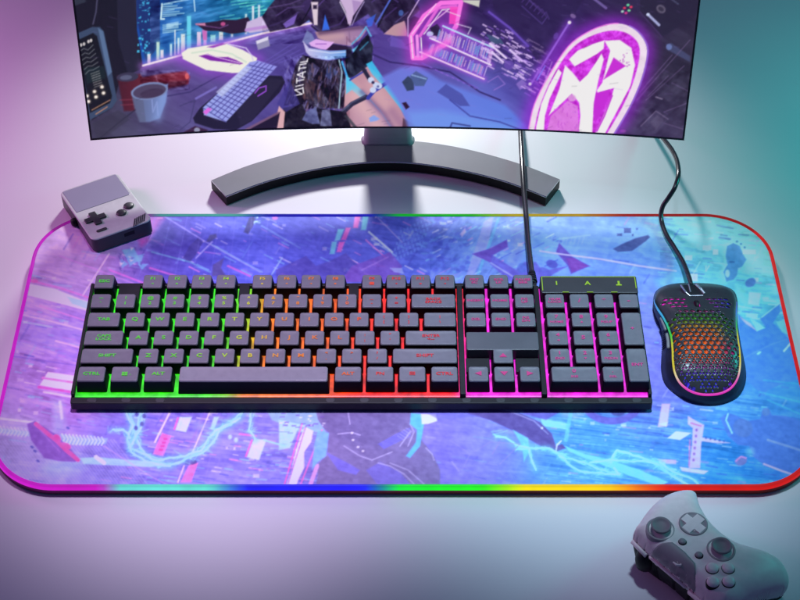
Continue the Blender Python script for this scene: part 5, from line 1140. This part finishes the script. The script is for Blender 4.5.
# ------------------------------------------------------------------ handheld console
def handheld():
    BL, BR, TR, TL = (Vector(at(90.5, 242.5, .0235)), Vector(at(149.5, 219.5, .0235)), Vector(at(119.5, 172.5, .0145)), Vector(at(60.8, 190, .0145)))
    cen = (BL + BR + TR + TL) / 4; ux = ((BR - BL) + (TR - TL)).normalized(); uy = Vector((-ux.y, ux.x))
    w = ((BR - BL).length + (TR - TL).length) / 4; h = ((TL - BL).length + (TR - BR).length) / 4
    root = empty('handheld_console', 'small pale handheld game console propped on the back left mat corner', 'game console', (cen.x, cen.y, .0190))
    tilt = math.atan2(.0090, 2 * h)
    root.rotation_euler = Matrix(((ux.x, uy.x, 0), (ux.y, uy.y, 0), (0, 0, 1))).to_3x3().to_euler()
    R_ = root.rotation_euler.to_matrix() @ Matrix.Rotation(-tilt, 3, 'X')
    root.rotation_euler = R_.to_euler()
    def L(px, py):
        p = Vector((*at(px, py, .019), .019))
        for _ in range(4):                                           # onto the sloping face
            q = R_.inverted() @ (p - Vector((cen.x, cen.y, .019)))
            zz = (R_ @ Vector((q.x, q.y, 0))).z + .019; p = Vector((*at(px, py, zz), zz))
        return (q.x, q.y)
    T = .0138
    bm = bmesh.new(); L_ = []
    for ins, z in ((.0012, -T), (.0, -T + .001), (0, -.0012)): L_.append([(x, y, z) for x, y in rr_loop(-w + ins, w - ins, -h + ins, h - ins, .0055, 8)])
    loft(bm, L_, True, False); bd = mesh_obj('body', bm, M_hand_side, root, False)
    bm = bmesh.new(); L_ = []
    for ins, z in ((0, -.0012), (0.0, -.0005), (.0004, -.0001), (.0010, 0)): L_.append([(x, y, z) for x, y in rr_loop(-w + ins, w - ins, -h + ins, h - ins, .0055, 8)])
    loft(bm, L_, False, True); mesh_obj('face_plate', bm, M_hand, root)
    a, b_ = L(131.5, 195.5), L(63, 190.5)
    bm = bmesh.new(); slab(bm, -w + .0022, w - .0022, (L(76.5, 211.5)[1] + L(132.5, 195)[1]) / 2, h - .0020, -.0004, .0003, .0012, .0003); mesh_obj('screen', bm, M_glass, root)
    # cross pad
    x, y = L(95.5, 219); bm = bmesh.new()
    for hx, hy, zt in ((.0090, .0030, .0016), (.0030, .0090, .00165)): slab(bm, x - hx, x + hx, y - hy, y + hy, -.0004, zt, .0008, .0005)
    mesh_obj('cross_pad', bm, M_btn, root)
    for px, py in ((121.5, 213.2), (128.8, 206.2)):
        x, y = L(px, py); bm = bmesh.new(); lathe(bm, [(.0043, -.0004), (.0043, .0010), (.0036, .0016), (.0010, .0018)], x, y, 24); mesh_obj('face_button', bm, M_btn, root, True)
    x, y = L(101.8, 230.3); bm = bmesh.new(); slab(bm, x - .0045, x + .0045, y - .0014, y + .0014, -.0004, .0011, .0013, .0005); mesh_obj('start_button', bm, M_btn, root)
    # speaker: a lozenge of slots
    x, y = L(139.5, 220); bm = bmesh.new()
    for k in range(6):
        o_ = -.0048 + k * .0019; sl = .0048
        prism(bm, [(x + o_ - .0006 - sl * .5, y - sl + o_ * .2), (x + o_ + .0006 - sl * .5, y - sl + o_ * .2), (x + o_ + .0006 + sl * .5, y + sl + o_ * .2), (x + o_ - .0006 + sl * .5, y + sl + o_ * .2)], -.0003, .00025)
    mesh_obj('speaker_slots', bm, M_btn, root)
    bm = bmesh.new(); slab(bm, .0005, .0100, -h - .0002, -h + .002, -.0078, -.0040, .0006, .0005); mesh_obj('charging_port', bm, M_dark, root)
    x, y = L(87, 211); bm = bmesh.new()
    rows = [[(-w - .0005 - dx, y + r * math.cos(2 * PI * k / 16), -.0065 + r * math.sin(2 * PI * k / 16)) for k in range(16)] for r, dx in ((.0035, -.001), (.0035, .0030), (.0025, .0038))]
    loft(bm, rows); mesh_obj('side_stub', bm, M_dark, root, True)  # short near-black cylinder against the left side
handheld()

# ------------------------------------------------------------------ light
def area(name, loc, target, size, power, col, shape='DISK', sy=None, spread=180):
    l = bpy.data.lights.new(name, 'AREA'); l.shape = shape; l.size = size; l.energy = power; l.color = col
    if sy: l.size_y = sy
    l.spread = math.radians(spread)
    o = bpy.data.objects.new(name, l); C.objects.link(o); o.location = loc
    o.rotation_euler = (Vector(target) - Vector(loc)).to_track_quat('-Z', 'Y').to_euler(); return o
def spot(name, loc, target, size, power, col, radius=.1, blend=1.0):
    l = bpy.data.lights.new(name, 'SPOT'); l.spot_size = math.radians(size); l.spot_blend = blend; l.energy = power; l.color = col; l.shadow_soft_size = radius
    o = bpy.data.objects.new(name, l); C.objects.link(o); o.location = loc
    o.rotation_euler = (Vector(target) - Vector(loc)).to_track_quat('-Z', 'Y').to_euler(); return o
#@@LIGHTS
spot('key_lamp', (-.10, .08, 1.3), (-.13, -.095, 0), 19.5, 76, (.82, .67, 1.0), .06)
spot('key_lamp', (.14, .08, 1.3), (.143, -.092, 0), 19.5, 74, (.58, .79, 1.0), .06)
spot('back_lamp', (-.04, .80, .42), (-.04, .16, 0), 56, 36, (.95, .96, 1), .05)
area('magenta_lamp', (-.80, .22, .34), (-.40, .18, 0), .25, .80, (1, .34, .92), spread=105)
area('teal_lamp', (.82, .18, .36), (.40, .13, 0), .25, .72, (.03, .82, .72), spread=98)
#@@END
w = bpy.data.worlds.new('World'); S.world = w; w.use_nodes = True
bg = w.node_tree.nodes['Background']; bg.inputs['Color'].default_value = (.26, .34, 1.0, 1); bg.inputs['Strength'].default_value = .09

S.render.engine = 'CYCLES'
S.render.resolution_x = 1024; S.render.resolution_y = 768
S.view_settings.view_transform = 'Standard'; S.view_settings.look = 'None'; S.view_settings.exposure = 0; S.view_settings.gamma = 1
